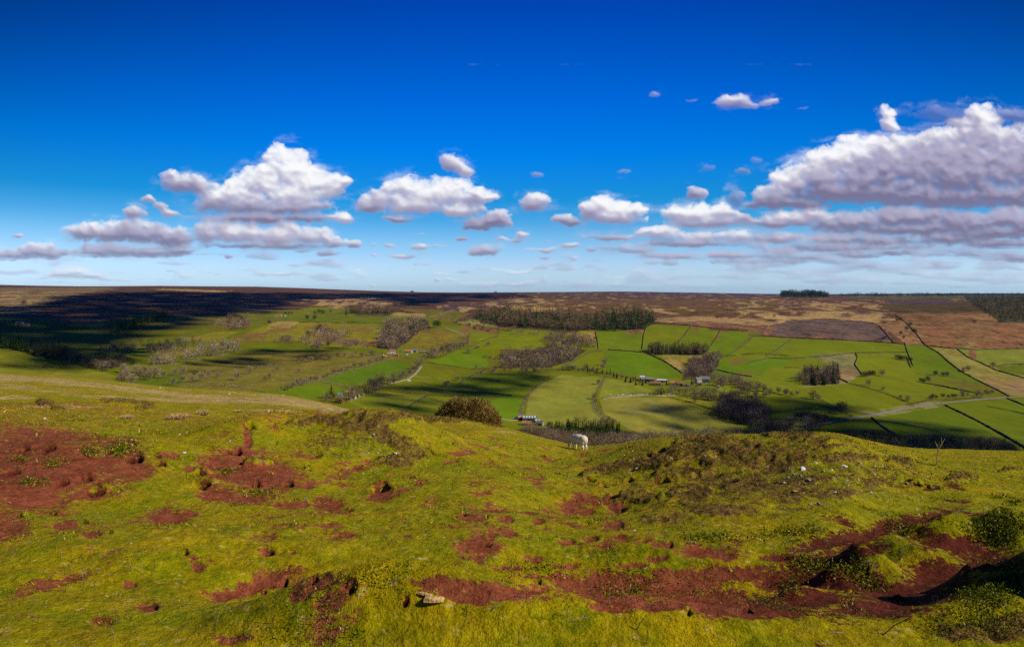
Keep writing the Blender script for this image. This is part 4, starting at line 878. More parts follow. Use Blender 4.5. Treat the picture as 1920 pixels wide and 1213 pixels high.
# ---- field walls
WL = [([(1116, 622), (1120, 637), (1122, 655)], 'dark stone wall left of the two bright top fields'), ([(1213, 609), (1207, 628), (1204, 655)], 'stone wall between the two bright top fields'),
 ([(1218, 607), (1260, 608), (1300, 611), (1350, 618), (1402, 621)], 'stone wall along the top edge of the bright fields'), ([(1311, 600), (1296, 611), (1283, 630), (1270, 644)], 'stone wall running down to the pine clump'),
 ([(1351, 620), (1340, 638), (1328, 655)], 'stone wall meeting the right end of the pine clump'), ([(1404, 630), (1424, 624), (1440, 611)], 'short stone wall below the heathery dome'), ([(1362, 668), (1382, 656), (1404, 640), (1412, 631)], 'stone wall slanting down right of the pine clump'),
 ([(1140, 656), (1170, 658), (1203, 661)], 'low stone wall under the first bright field'), ([(1204, 658), (1225, 668), (1245, 677), (1262, 688), (1280, 700)], 'stone wall slanting down to the purple wood by the house'),
 ([(1062, 685), (1085, 672), (1105, 661), (1132, 657)], 'stone wall curving above the hedge row'), ([(1412, 630), (1440, 631), (1486, 634), (1560, 637), (1640, 641), (1688, 645)], 'long stone wall under the heathery dome'),
 ([(1436, 668), (1458, 655), (1486, 635)], 'stone wall dropping from the left end of the dome'), ([(1648, 611), (1660, 624), (1675, 643), (1692, 646)], 'dark stone wall at the right end of the dome'),
 ([(1678, 590), (1700, 606), (1720, 628), (1735, 648), (1760, 662), (1780, 680), (1800, 695), (1830, 712), (1870, 731), (1892, 743)], 'longest dark stone wall running down to the lane'),
 ([(1793, 653), (1815, 670), (1840, 681), (1870, 695), (1920, 709), (1980, 722)], 'stone wall across the pale rough field'), ([(1696, 643), (1702, 661), (1712, 686)], 'short dark wall between two upper right fields'),
 ([(1404, 680), (1440, 672), (1480, 673), (1540, 669), (1600, 662), (1700, 661)], 'stone wall crossing the middle of the right hand fields'), ([(1605, 662), (1608, 671), (1603, 684), (1616, 702)], 'crooked stone wall beside the straw coloured field'),
 ([(1922, 683), (1885, 684), (1862, 688)], 'short curved wall on the far right'), ([(1728, 718), (1760, 723), (1802, 732), (1834, 738)], 'stone wall under the round thicket'), ([(1735, 648), (1780, 653), (1830, 656), (1925, 654)], 'stone wall along the foot of the bracken slope'),
 ([(1772, 760), (1800, 773), (1840, 793), (1880, 815), (1925, 841)], 'dark stone wall falling to the bottom right of the valley'), ([(1634, 783), (1655, 800), (1682, 818)], 'short dark wall below the lane'), ([(1888, 747), (1925, 762)], 'stone wall above the lane on the far right'),
 ([(742, 778), (765, 764), (800, 742)], 'dark stone wall between the two pale near fields'), ([(815, 733), (880, 735), (960, 742)], 'faint stone wall across the shaded field'), ([(862, 720), (885, 705), (905, 697)], 'stone wall slanting up beside the shaded field'), ([(1330, 697), (1345, 694), (1380, 702), (1410, 707)], 'dark curved wall left of the lower right fields'),
 ([(1590, 718), (1560, 703), (1530, 712)], 'low wall beside the larch clump'), ([(650, 605), (700, 606), (735, 608)], 'dark wall line under the moor edge plantation'), ([(560, 604), (600, 605), (640, 605)], 'dark wall line across the upper pasture')]
for pl, lb in WL: wall(pl, lb)
# ---- hedges
HD = [([(975, 786), (980, 762), (990, 742), (1010, 722), (1030, 706)], 'hedge on the left side of the big pale field', 2.6, 3, 'grey'), ([(1133, 710), (1120, 735), (1113, 752), (1118, 771), (1135, 790), (1150, 800)], 'bushy curved hedge between the big pale field and the round field', 3.4, 4, 'grey'),
 ([(985, 700), (1020, 697), (1060, 692), (1110, 695), (1160, 704), (1200, 714), (1236, 726)], 'thick hedge above the big pale field', 3.5, 4, 'brown'), ([(1252, 744), (1300, 757), (1340, 770), (1400, 792)], 'dark hedge along the edge of the round field', 2, 3, 'dark'),
 ([(1590, 719), (1620, 726), (1660, 738), (1703, 755)], 'dark hedge between two right hand pastures', 2.4, 2.6, 'dark'), ([(1533, 748), (1555, 760), (1580, 774), (1598, 782)], 'dark hedge running down to the lane', 3.5, 4, 'dark'),
 ([(1700, 760), (1740, 752), (1790, 750), (1840, 746)], 'scrubby hedge above the lane', 3.2, 4, 'brown'), ([(1500, 804), (1540, 798), (1590, 788)], 'brown hedge on the lower side of the lane', 2.5, 4, 'dark'),
 ([(730, 735), (760, 737), (800, 739)], 'thick dark hedge along the pale near field', 3.5, 4, 'brown'), ([(592, 716), (640, 700), (700, 685), (735, 674), (770, 671)], 'hedge above the brightest left field', 2.6, 3, 'grey'), ([(600, 716), (640, 724), (670, 730)], 'hedge below the brightest left field', 2.6, 3, 'grey'),
 ([(520, 735), (560, 722), (592, 716), (640, 701)], 'ragged hedge climbing from the near ridge', 2.6, 3, 'grey'), ([(800, 680), (840, 686), (885, 693), (920, 692)], 'low dark hedge under the sunny pasture', 2, 2.5, 'dark'), ([(480, 690), (530, 680), (580, 672), (620, 668)], 'ragged hedge across the sheep pasture', 2.5, 3, 'grey'),
 ([(400, 650), (440, 642), (480, 640), (520, 640)], 'ragged hedge above the sheep pasture', 2.5, 3, 'brown'), ([(275, 693), (330, 684), (380, 675), (430, 664)], 'bushy hedge under the tree belt on the left', 3, 4, 'grey'), ([(82, 689), (122, 691), (160, 692)], 'dark hedge in the bottom of the left valley', 3.5, 4, 'dark'),
 ([(1390, 666), (1420, 663), (1460, 666), (1480, 668)], 'dark hedge in the upper right pasture', 3, 4, 'dark'), ([(1470, 690), (1490, 690), (1500, 691)], 'short dark hedge left of the larch clump', 3, 4, 'dark'), ([(1340, 665), (1360, 668), (1380, 667)], 'dark hedge end beside the pine clump', 2.4, 3, 'dark'),
 ([(1180, 739), (1250, 736), (1290, 744), (1340, 754)], 'hedge behind the stony track', 3, 4, 'olive'), ([(700, 660), (740, 668), (770, 673), (800, 676)], 'hedge in front of the red roofed farm', 3, 3, 'brown'), ([(840, 650), (870, 655), (905, 640), (935, 630)], 'hedge along the foot of the ochre hill', 3.5, 4, 'brown'),
 ([(885, 610), (905, 614), (930, 617), (955, 622)], 'dark gorse hedge below the yellow field', 3.5, 6, 'dark'), ([(340, 726), (400, 722), (450, 726), (500, 735)], 'sparse hedge above the straw ridge', 2, 3, 'grey'), ([(1640, 640), (1665, 630), (1650, 640)], 'tuft of scrub at the right end of the dome', 2, 3, 'dark'), ([(850, 742), (870, 745), (800, 741)], 'low hedge in the shaded field', 1.6, 3, 'dark'),
 ([(1700, 670), (1707, 690), (1712, 690)], 'small scrub line by the short dark wall', 2, 3, 'dark'), ([(1850, 762), (1900, 772), (1925, 778)], 'bushes on the right edge of the valley', 2, 4, 'dark')]
for pl, lb, h_, w_, k_ in HD: hedge(pl, lb, h_, w_, k_, dens=16)

# ---- woods that read as one mass
CN, PN, LR, BR_, PU, GR, OL, DKB = ('con', 'cone'), ('pine', 'cone'), ('larch', 'pole'), ('brown', 'round'), ('purple', 'round'), ('grey', 'round'), ('olive', 'round'), ('dark', 'round')
wood('plantation', 'dark green conifer plantation with brown larches on the moor edge', [(885, 598), (900, 603), (940, 611), (1000, 614), (1060, 618), (1118, 618), (1118, 606), (1050, 598), (950, 592), (890, 592)], 400, [CN, PN, CN, PN, CN, LR, LR], (13, 26), nsl=70)
wood('plantation', 'dense block of conifers ending the plantation on the moor edge', [(1116, 620), (1160, 621), (1205, 617), (1226, 604), (1222, 594), (1190, 592), (1130, 597), (1117, 605)], 260, [CN, CN, CN, PN, LR], (14, 27), nsl=80)
wood('plantation', 'brown larches along the front of the moor edge plantation', [(935, 612), (1000, 615), (1060, 620), (1110, 621), (1112, 617), (1000, 609), (930, 606)], 90, [LR, LR, LR, PN], (14, 20), nsl=80)
wood('pine_clump', 'long dark pine clump among the bright fields', [(1214, 664), (1240, 666), (1280, 665), (1325, 665), (1326, 658), (1270, 656), (1216, 657)], 170, [CN, PN, PN, LR, ('olive', 'pole')], (13, 20), nsl=100)
wood('plantation', 'dark wood with brown front standing on the open moor', [(640, 589), (690, 590), (735, 590), (740, 582), (700, 578), (655, 582)], 150, [CN, CN, LR, LR], (10, 14), nsl=60)
wood('plantation', 'slanting dark wood on the shaded hillside', [(212, 625), (235, 624), (280, 608), (318, 594), (314, 588), (260, 600), (215, 613)], 130, [CN, CN, PN], (15, 21), nsl=60)
wood('plantation', 'dark wood at the left edge of the valley', [(-40, 650), (20, 655), (55, 662), (55, 650), (0, 642), (-40, 638)], 90, [CN, CN, PN], (15, 22), nsl=60)
wood('plantation', 'square dark wood low in the left valley', [(64, 668), (100, 675), (128, 675), (126, 664), (90, 656), (66, 656)], 90, [CN, CN, DKB], (17, 24), nsl=60)
wood('bare_wood', 'brown leafless wood standing behind the red roofed farm', [(708, 652), (740, 656), (765, 640), (785, 622), (812, 614), (790, 606), (735, 607), (712, 632)], 130, [BR_, BR_, PU, GR, CN], (13, 21), nsl=80)
wood('bare_wood', 'brown leafless wood on the slope above the thick hedge', [(938, 690), (985, 692), (1030, 688), (1070, 676), (1100, 656), (1062, 655), (1036, 650), (1000, 662), (950, 665)], 170, [BR_, BR_, PU, GR, OL], (11, 19), nsl=80)
wood('bare_wood', 'leafless purple brown wood under the larches', [(1018, 645), (1045, 648), (1080, 652), (1116, 652), (1112, 640), (1050, 632), (1020, 632)], 70, [PU, BR_, PU], (10, 18), nsl=80)
wood('bare_wood', 'leafless trees between the larch front and the yellow field', [(940, 623), (975, 628), (1012, 640), (1008, 622), (960, 616)], 22, [GR, BR_], (6, 10), nsl=70)
wood('bare_wood', 'leafless wood with reddish scrub on the left hillside', [(565, 652), (600, 656), (635, 648), (660, 632), (650, 622), (600, 622), (562, 636)], 80, [BR_, BR_, PU, GR], (9, 17), nsl=80)
wood('bare_wood', 'round leafless thicket below the left hillside wood', [(510, 643), (560, 645), (560, 635), (520, 634)], 26, [PU, BR_], (8, 12), nsl=80)
wood('bare_wood', 'small leafless copse left of the farm wood', [(643, 652), (690, 654), (685, 640), (650, 640)], 22, [PU, BR_], (8, 14), nsl=80)
wood('bare_wood', 'pale leafless copse at the top of the left fields', [(395, 616), (425, 620), (468, 616), (470, 602), (430, 600)], 45, [GR, BR_, DKB], (9, 17), nsl=70)
wood('bare_wood', 'leafless wood running down the left slope', [(265, 664), (310, 667), (350, 657), (375, 650), (380, 640), (330, 642), (270, 654)], 60, [BR_, GR, DKB], (9, 15), nsl=80)
wood('tree_belt', 'long belt of leafless trees across the left fields', [(280, 686), (330, 684), (400, 670), (450, 660), (460, 648), (420, 646), (360, 660), (290, 674)], 90, [GR, BR_, GR], (11, 18), nsl=80)
wood('bare_wood', 'dark leafless wood in the bottom of the left valley', [(110, 682), (180, 700), (230, 690), (235, 672), (180, 672), (130, 668)], 70, [DKB, BR_, DKB], (10, 18), nsl=80)
wood('bare_wood', 'leafless wood below the shaded left pasture', [(180, 668), (240, 660), (300, 648), (300, 638), (230, 648), (180, 658)], 45, [DKB, BR_], (8, 14), nsl=70)
wood('scrub', 'gorse and thorn scrub above the lane to the farm', [(790, 672), (815, 662), (850, 654), (865, 640), (880, 630), (880, 648), (850, 664), (815, 676), (795, 684)], 60, [BR_, OL, GR], (8, 14), nsl=80)
wood('scrub', 'dark thorn scrub round the yellow field', [(835, 604), (880, 616), (940, 628), (945, 618), (900, 606), (850, 598)], 60, [DKB, OL, BR_], (5, 9), nsl=60)
wood('bare_wood', 'purple leafless wood beside the stone house', [(1278, 712), (1305, 706), (1330, 706), (1345, 690), (1350, 678), (1320, 676), (1290, 690)], 70, [PU, PU, BR_, GR], (13, 20), nsl=90)
wood('bare_wood', 'leafless wood right of the stone house', [(1325, 722), (1370, 726), (1420, 734), (1425, 724), (1370, 710), (1330, 710)], 50, [PU, BR_, GR], (11, 17), nsl=90)
wood('bare_wood', 'grey leafless trees in front of the farm buildings', [(1225, 742), (1262, 743), (1320, 750), (1380, 760), (1375, 745), (1300, 732), (1230, 730)], 60, [GR, OL, BR_], (11, 18), nsl=90)
wood('larch_clump', 'clump of purple brown larches among right hand pastures', [(1506, 722), (1530, 724), (1572, 718), (1572, 708), (1540, 706), (1508, 710)], 44, [('purple', 'pole'), ('brown', 'pole'), CN], (22, 31), nsl=120)
wood('scrub', 'olive scrub on the left side of the larch clump', [(1498, 716), (1512, 722), (1520, 712), (1505, 704)], 10, [OL, GR], (13, 20), nsl=110)
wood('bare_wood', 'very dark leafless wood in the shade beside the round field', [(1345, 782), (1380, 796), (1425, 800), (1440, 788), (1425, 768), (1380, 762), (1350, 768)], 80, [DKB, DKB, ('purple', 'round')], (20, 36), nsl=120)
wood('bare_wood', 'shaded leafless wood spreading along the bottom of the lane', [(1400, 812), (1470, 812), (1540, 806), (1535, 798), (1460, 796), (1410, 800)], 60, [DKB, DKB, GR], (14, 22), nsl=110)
wood('bare_wood', 'brown leafless wood behind the grazing sheep', [(975, 812), (1000, 826), (1060, 842), (1150, 850), (1240, 846), (1290, 832), (1230, 826), (1120, 830), (1040, 822), (990, 806)], 150, [PU, BR_, BR_, GR], (17, 27), nsl=110)
wood('conifer_belt', 'dark green conifer belt beside the orange roofed farm', [(1026, 812), (1060, 822), (1090, 820), (1110, 838), (1128, 838), (1135, 820), (1165, 816), (1166, 808), (1090, 806), (1030, 806)], 170, [CN, PN, CN], (14, 24), nsl=130)
wood('bare_wood', 'pale leafless trees along the lower edge of the round field', [(1240, 826), (1300, 832), (1400, 830), (1440, 815), (1380, 812), (1300, 816), (1250, 818)], 70, [GR, OL, GR], (13, 20), nsl=120)
wood('bare_wood', 'hazy grey thicket at the foot of the big pale field', [(1060, 800), (1140, 800), (1145, 792), (1080, 790)], 26, [OL, GR], (9, 14), nsl=110)
wood('plantation', 'large brown green plantation on the right hand moor', [(1806, 557), (1920, 557), (1990, 557), (1990, 606), (1920, 604), (1876, 603), (1850, 590), (1822, 570)], 1500, [('darkolive', 'cone'), PN, ('larch', 'cone'), ('olive', 'cone')], (8, 13), nsl=42)
wood('far_plantation', 'thin dark line of conifers on the right skyline', [(1575, 556), (1700, 557), (1810, 557), (1810, 552.5), (1700, 553), (1575, 553)], 200, [('con', 'round'), ('pine', 'round')], (4, 7), nsl=40)
wood('far_plantation', 'dark woods along the far right horizon', [(1800, 553), (2100, 553), (2100, 551.5), (1800, 551.5)], 110, [('con', 'round')], (2.5, 4), nsl=30)
wood('bare_wood', 'leafless wood at the foot of the slope on the bottom right', [(1560, 838), (1660, 842), (1760, 850), (1900, 856), (1990, 858), (1920, 846), (1800, 838), (1700, 832), (1600, 830)], 70, [DKB, BR_, GR], (13, 20), nsl=130)
wood('bare_wood', 'leafless trees below the left end of the near field', [(600, 756), (640, 758), (680, 745), (720, 733), (715, 724), (670, 735), (610, 745)], 44, [GR, BR_, OL], (11, 18), nsl=120)
wood('bracken_scrub', 'dark scrub scattered on the shaded left slope', [(130, 600), (420, 600), (470, 620), (330, 660), (160, 655)], 55, [DKB, DKB, BR_], (3, 7), nsl=40)
# the clump on the skyline, tree by tree
trees('one of the dark pines in the clump on the skyline', along([(1464, 558), (1490, 557.5), (1530, 557.5), (1550, 559)], 46, 1, .6), (8, 14), ['pine', 'pine', 'darkolive'], 'round', 'pine_tree', 'tree', 'pines of the skyline clump')
# ---- trees one can tell apart
G = lambda *a: [tuple(p) for p in a]
trees('round bare tree in the pale group in the left valley bottom', G((182, 692), (198, 692), (212, 690), (240, 702), (256, 700), (232, 700)), (14, 20), 'grey', 'round')
trees('bare tree in the broad group above the straw ridge', G((228, 720), (246, 722), (262, 712), (280, 712), (290, 708), (270, 704), (235, 712)), (17, 24), ['grey', 'brown'], 'round')
trees('bare tree standing apart on the pasture above the straw ridge', G((307, 709), (328, 704), (344, 700), (343, 717), (360, 716), (324, 722), (408, 708), (445, 713), (378, 714), (392, 708)), (12, 19), 'grey', 'round')
trees('bare tree in the scattered row left of the sheep pasture', G((350, 676), (468, 700), (497, 714), (505, 709), (560, 699), (520, 696)), (9, 15), ['grey', 'brown'], 'round')
trees('bare hedgerow tree across the sheep pasture', along([(552, 682), (580, 680), (600, 674), (640, 670), (700, 668)], 12, 2, 2), (8, 13), ['grey', 'brown'], 'round')
trees('bare tree in the ragged hedge above the brightest left field', along([(590, 716), (620, 706), (643, 697), (660, 692), (700, 682), (720, 676)], 13, 2, 1), (9, 15), ['grey', 'brown'], 'round')
trees('bare tree in the thicket where the ragged hedge meets the near field', along([(540, 733), (556, 724), (566, 718), (580, 716)], 8, 2, 2), (11, 17), ['grey', 'olive'], 'round')
trees('bare tree in the row beside the curving farm lane', along([(690, 728), (710, 722), (728, 720), (740, 716), (760, 708), (770, 700), (784, 692), (788, 682)], 16, 2, 1.5), (12, 19), ['grey', 'sallow', 'brown'], 'round')
tree('round_tree', 714, 723, 24, 'olive', 'round', 'large round olive tree at the bend of the farm lane', 'tree', sd=2)
trees('bare tree in the group right of the farm with the red roofs', along([(800, 668), (820, 664), (840, 658), (855, 652)], 10, 2, 2), (10, 16), ['grey', 'olive', 'brown'], 'round')
trees('small bare tree on the sunny pasture right of the farm lane', G((893, 691), (916, 648), (840, 722), (835, 724), (858, 714), (925, 700), (878, 662)), (9, 13), 'grey', 'round')
trees('bush on the bright pasture below the ochre hill', G((880, 663), (918, 672), (908, 671), (930, 673), (895, 653)), (5, 7), 'brown', 'bush', 'thorn_bush', 'bush')
trees('bare tree over the thick hedge above the big pale field', along([(905, 698), (940, 697), (1000, 697), (1060, 692), (1120, 697)], 14, 2, 1), (8, 13), ['grey', 'brown'], 'round')
trees('dark evergreen in the thick hedge running to the barns', along([(1100, 697), (1140, 704), (1180, 716), (1215, 724)], 14, 2, 2), (8, 13), ['con', 'pine'], 'cone', 'evergreen_tree')
trees('brown tree mixed into the hedge running to the barns', along([(1060, 694), (1100, 698), (1150, 707), (1200, 720)], 14, 2, 1), (7, 11), ['brown', 'olive'], 'round')
trees('bare tree standing on the wall line in the bright field', G((1130, 692), (1134, 684)), (10, 14), 'grey', 'round'); trees('tree in the bushy curved hedge', G((1116, 756), (1114, 748), (1122, 720), (1140, 791), (1150, 797)), (9, 13), ['grey', 'olive'], 'round')
tree('bare_tree', 1218, 662, 9, 'grey', 'round', 'pale round tree at the left end of the pine clump'); tree('bare_tree', 1336, 671, 10, 'purple', 'round', 'purple tree at the right end of the pine clump')
trees('bare tree of the belt between pine clump and purple wood', along([(1292, 684), (1310, 680), (1326, 676), (1345, 670)], 9, 2, 2), (10, 15), ['grey', 'brown'], 'round')
tree('yellow_tree', 1311, 712, 11, 'sallow', 'round', 'yellowish tree behind the stone house')
trees('evergreen between the farm buildings', G((1250, 722), (1244, 737), (1240, 740), (1297, 722)), (9, 13), 'con', 'cone', 'evergreen_tree')
trees('pale willow tree right of the farm below the upper fields', along([(1300, 748), (1330, 752), (1360, 752), (1390, 738), (1420, 744), (1440, 742)], 13, 3, 2), (11, 17), ['grey', 'olive', 'sallow'], 'round')
trees('bare tree in the pasture corner left of the larch clump', along([(1395, 728), (1430, 732), (1470, 740), (1500, 745)], 12, 3, 2), (9, 14), ['grey', 'sallow', 'brown'], 'round')
tree('bare_tree', 1524, 749, 18, 'olive', 'round', 'round tree at the upper end of the dark hedge', 'tree'); tree('bare_tree', 1534, 750, 12, 'grey', 'round', 'small grey tree beside the round hedge end tree', 'tree')
tree('dark_tree', 1579, 776, 24, 'dark', 'round', 'big dark round tree by the lane', 'tree'); tree('dark_tree', 1572, 772, 16, 'dark', 'round', 'smaller dark tree left of the big dark one by the lane', 'tree')
trees('small bare tree in the dark hedge between two pastures', G((1628, 723), (1656, 732), (1702, 752), (1688, 748)), (8, 13), 'grey', 'round')
trees('bush at the corner of the crooked wall', G((1620, 706), (1626, 705), (1632, 704), (1637, 703)), (7, 10), 'dark', 'bush', 'thorn_bush', 'bush'); tree('bare_tree', 1654, 705, 13, 'grey', 'round', 'bare tree on the wall right of the corner bushes')
trees('bush in the pasture near the short dark wall', G((1684, 673), (1689, 674), (1694, 675), (1707, 676)), (6, 9), 'dark', 'bush', 'thorn_bush', 'bush')
trees('tree on the rim of the round thicket', G((1726, 716), (1732, 718), (1740, 716), (1754, 704), (1768, 705), (1776, 706)), (6, 12), 'dark', 'round'); trees('bare tree beside the longest wall', G((1806, 697), (1815, 696)), (8, 11), 'brown', 'round')
tree('thorn_bush', 1862, 686, 7, 'dark', 'bush', 'lone dark bush on the pale field at the far right', 'bush')
trees('dark tree on the bracken slope', G((1682, 603), (1688, 602), (1716, 626), (1712, 624), (1694, 635), (1689, 628), (1707, 612), (1700, 620)), (6, 10), 'con', 'round', 'holly_tree')
tree('thorn_bush', 1827, 604, 5, 'dark', 'bush', 'lone dark bush high on the bracken slope', 'bush'); trees('bush on the straw slope above the dome end', G((1656, 597), (1663, 597), (1670, 598), (1655, 606), (1660, 607)), (5, 7), 'brown', 'bush', 'thorn_bush', 'bush')
tree('thorn_bush', 1452, 594, 4, 'dark', 'bush', 'small dark bush left of the heathery dome', 'bush'); tree('holly_tree', 1345, 596, 4, 'con', 'bush', 'single dark bush on the straw moor', 'bush')
trees('bare tree in the scrub beside the upper lane', along([(1740, 748), (1790, 746), (1840, 742), (1870, 738)], 16, 3, 1.5), (7, 11), ['grey', 'brown', 'dark'], 'round')
trees('tree of the leafless row at the bottom of the bright slope', along([(1700, 838), (1740, 840), (1800, 843), (1860, 846), (1900, 851)], 30, 2, 1), (22, 30), ['dark', 'brown', 'grey'], 'tall')
trees('tree of the shaded row left of the bottom slope row', along([(1590, 826), (1640, 828), (1690, 834)], 14, 3, 1), (16, 24), ['dark'], 'tall')
trees('tree beside the lower hedge of the lane', along([(1490, 786), (1520, 790), (1550, 792)], 9, 2, 2), (12, 18), 'dark', 'round')
tree('fir_tree', 621, 747, 26, 'con', 'cone', 'tall dark fir at the near ridge edge', 'tree', sd=1); trees('small fir beside the tall fir', G((612, 748), (626, 746), (649, 750), (654, 748)), (9, 15), 'con', 'cone', 'fir_tree')
tree('fir_tree', 527, 731, 9, 'con', 'cone', 'lone small fir above the straw ridge', 'tree'); tree('golden_conifer', 642, 757, 10, 'yellow', 'cone', 'bright yellow conifer by the cottage gardens', 'tree', sd=3)
trees('round bush in the gardens near the yellow conifer', G((632, 755), (637, 756), (660, 748), (668, 744), (676, 742), (684, 738)), (6, 9), ['brown', 'con'], 'bush', 'garden_bush', 'bush')
trees('lone tree on the dark upper left slope', G((35, 612), (90, 618), (98, 618), (120, 620), (122, 614), (190, 596), (205, 598), (45, 571)), (5, 9), 'dark', 'round')
trees('tree by the upper left farm', G((535, 590), (541, 590), (547, 590), (590, 590), (598, 588), (605, 590), (620, 588), (590, 600), (576, 600), (536, 602)), (5, 10), ['con', 'dark', 'brown'], 'round')
tree('dark_tree', 505, 609, 9, 'dark', 'round', 'dark tree at the top of the straw bank'); trees('dark evergreen edging the farm wood', G((727, 626), (770, 628), (774, 626), (788, 614), (796, 614), (816, 615), (822, 614)), (12, 17), 'con', 'round', 'evergreen_tree')
trees('dark evergreen in the left hillside wood', G((600, 618), (594, 622), (577, 630), (604, 625), (616, 648)), (7, 11), 'con', 'round', 'evergreen_tree')
trees('lone windblown tree on the skyline', G((773, 549), (929, 550)), (4, 5), 'dark', 'bush', 'thorn_tree'); trees('gorse bush on the orange bracken slope', G((880, 610), (895, 612), (905, 618), (915, 622), (890, 618)), (4, 6), 'con', 'bush', 'gorse_bush', 'bush')
tree('thorn_bush', 364, 703, 5, 'con', 'bush', 'small dark evergreen bush in the pasture above the straw ridge', 'bush'); tree('holly_tree', 249, 683, 6, 'con', 'bush', 'small dark evergreen near the left tree belt', 'bush')
tree('conifer_tree', 1030, 807, 17, 'con', 'round', 'dark evergreen beside the orange roofed farm')
# ------------------------------------------------------------------ farm buildings
def box(x0, x1, y0, y1, z0, z1):
    v = np.array([(x, y, z) for z in (z0, z1) for y in (y0, y1) for x in (x0, x1)], float)
    f = np.array([[0, 2, 3, 1], [4, 5, 7, 6], [0, 1, 5, 4], [2, 6, 7, 3], [0, 4, 6, 2], [1, 3, 7, 5]]); return v, f
def gable(L_, W_, h, r):
    x, y = L_ / 2, W_ / 2
    v = np.array([(-x, -y, -1), (x, -y, -1), (x, y, -1), (-x, y, -1), (-x, -y, h), (x, -y, h), (x, y, h), (-x, y, h), (-x, 0, h + r), (x, 0, h + r), ], float)
    f = [[0, 1, 5, 4], [2, 3, 7, 6], [3, 0, 4, 7], [1, 2, 6, 5], [4, 5, 9, 8], [6, 7, 8, 9], [5, 6, 9, 9], [7, 4, 8, 8]]
    return v, f
def poly_mesh(name, v, f, m_, parent):
    me = bpy.data.meshes.new(name); me.from_pydata([tuple(p) for p in v], [], [list(dict.fromkeys(q)) for q in f]); me.update(); me.materials.append(m_)
    o = bpy.data.objects.new(name, me); col.objects.link(o); o.parent = parent; return o
M_w = {'stone': noise_mat('sandstone_wall', (.30, .23, .15), (.45, .36, .25), 1.5), 'white': noise_mat('white_render', (.50, .47, .40), (.62, .59, .52), .6), 'grey': noise_mat('grey_cladding', (.22, .22, .21), (.34, .33, .31), .6), 'pink': noise_mat('pink_brick', (.42, .25, .17), (.55, .36, .26), 1.2)}
M_r = {'red': noise_mat('red_pantiles', (.26, .10, .05), (.38, .16, .08), .8), 'orange': noise_mat('orange_pantiles', (.46, .16, .05), (.58, .23, .08), .8), 'slate': noise_mat('stone_slates', (.17, .15, .125), (.27, .24, .20), .8), 'white': noise_mat('pale_sheet_roof', (.48, .51, .55), (.62, .66, .70), .4),
       'green': noise_mat('grey_green_sheet_roof', (.13, .17, .115), (.20, .24, .17), .4), 'brown': noise_mat('rusty_sheet_roof', (.22, .17, .13), (.33, .26, .20), .5), 'blue': noise_mat('blue_grey_roof', (.10, .13, .22), (.18, .22, .32), .5), 'teal': noise_mat('teal_painted_roof', (.01, .26, .16), (.02, .34, .21), .4)}
M_glass = noise_mat('dark_window', (.02, .022, .025), (.05, .055, .06), 1, rough=.2); M_frame = noise_mat('white_frame', (.7, .7, .68), (.8, .8, .78), 2); M_door = noise_mat('dark_door', (.03, .035, .03), (.07, .07, .06), 1)
M_sky = noise_mat('rooflight', (.65, .70, .62), (.8, .85, .78), 1, rough=.3)
def house(name, label, px, py, L_, W_, h, r, wm, rm, yaw=0, win=3, chim=1, cat='house', big=False, rl=0, group='farm buildings in the valley'):
    P = far(px, py); e = empty(name, (P[0], P[1], P[2] - .2), math.radians(yaw)); tag(e, label, cat, group)
    v, f = gable(L_, W_, h, r); poly_mesh('wall', v, f, M_w[wm], e)
    ov = .35; sl = math.hypot(W_ / 2 + ov, r * (W_ / 2 + ov) / (W_ / 2)); parts = []
    for s in (-1, 1):
        x = L_ / 2 + ov; ye = s * (W_ / 2 + ov); ze = h - r * ov / (W_ / 2)
        v = np.array([(-x, 0, h + r + .06), (x, 0, h + r + .06), (x, ye, ze + .06), (-x, ye, ze + .06), (-x, 0, h + r + .26), (x, 0, h + r + .26), (x, ye, ze + .26), (-x, ye, ze + .26)])
        parts.append((v, np.array([[0, 1, 2, 3], [7, 6, 5, 4], [0, 4, 5, 1], [1, 5, 6, 2], [2, 6, 7, 3], [3, 7, 4, 0]])))
    v, f = joinq(parts); ro = poly_mesh('roof', v, f.tolist(), M_r[rm], e)
    for i in range(chim):
        x = (-L_ / 2 + .8) if i == 0 else (L_ / 2 - .8); v, f = box(x - .45, x + .45, -.4, .4, h + r - .6, h + r + 1.3); poly_mesh('chimney', v, f.tolist(), M_w[wm if wm != 'white' else 'pink'], ro)
    for i in range(rl):
        x = -L_ / 2 + (i + .5) * L_ / rl; zt = h + r * .5 + .30; v, f = box(x - .7, x + .7, -W_ * .25 - .9, -W_ * .25 + .9, zt - .02, zt + .10)
        v[:, 2] += (v[:, 1] + W_ * .25) * r / (W_ / 2); poly_mesh('rooflight', v, f.tolist(), M_sky, ro)
    if big:
        v, f = box(-L_ * .12, L_ * .12, -W_ / 2 - .06, -W_ / 2 + .1, 0, h * .85); poly_mesh('door', v, f.tolist(), M_door, e)
    else:
        v, f = box(-.5, .5, -W_ / 2 - .06, -W_ / 2 + .1, 0, 2.05); poly_mesh('door', v, f.tolist(), M_door, e)
    for i in range(win):
        for fl in range(2 if h > 4.2 and not big else 1):
            x = -L_ / 2 + (i + .5) * L_ / win
            if abs(x) < 1.2 and fl == 0: continue
            z = 1.0 + fl * 2.5; v, f = box(x - .6, x + .6, -W_ / 2 - .05, -W_ / 2 + .1, z, z + 1.25); w_ = poly_mesh('window', v, f.tolist(), M_frame, e)
            v, f = box(x - .47, x + .47, -W_ / 2 - .08, -W_ / 2 + .05, z + .13, z + 1.12); poly_mesh('pane', v, f.tolist(), M_glass, w_)
    return e
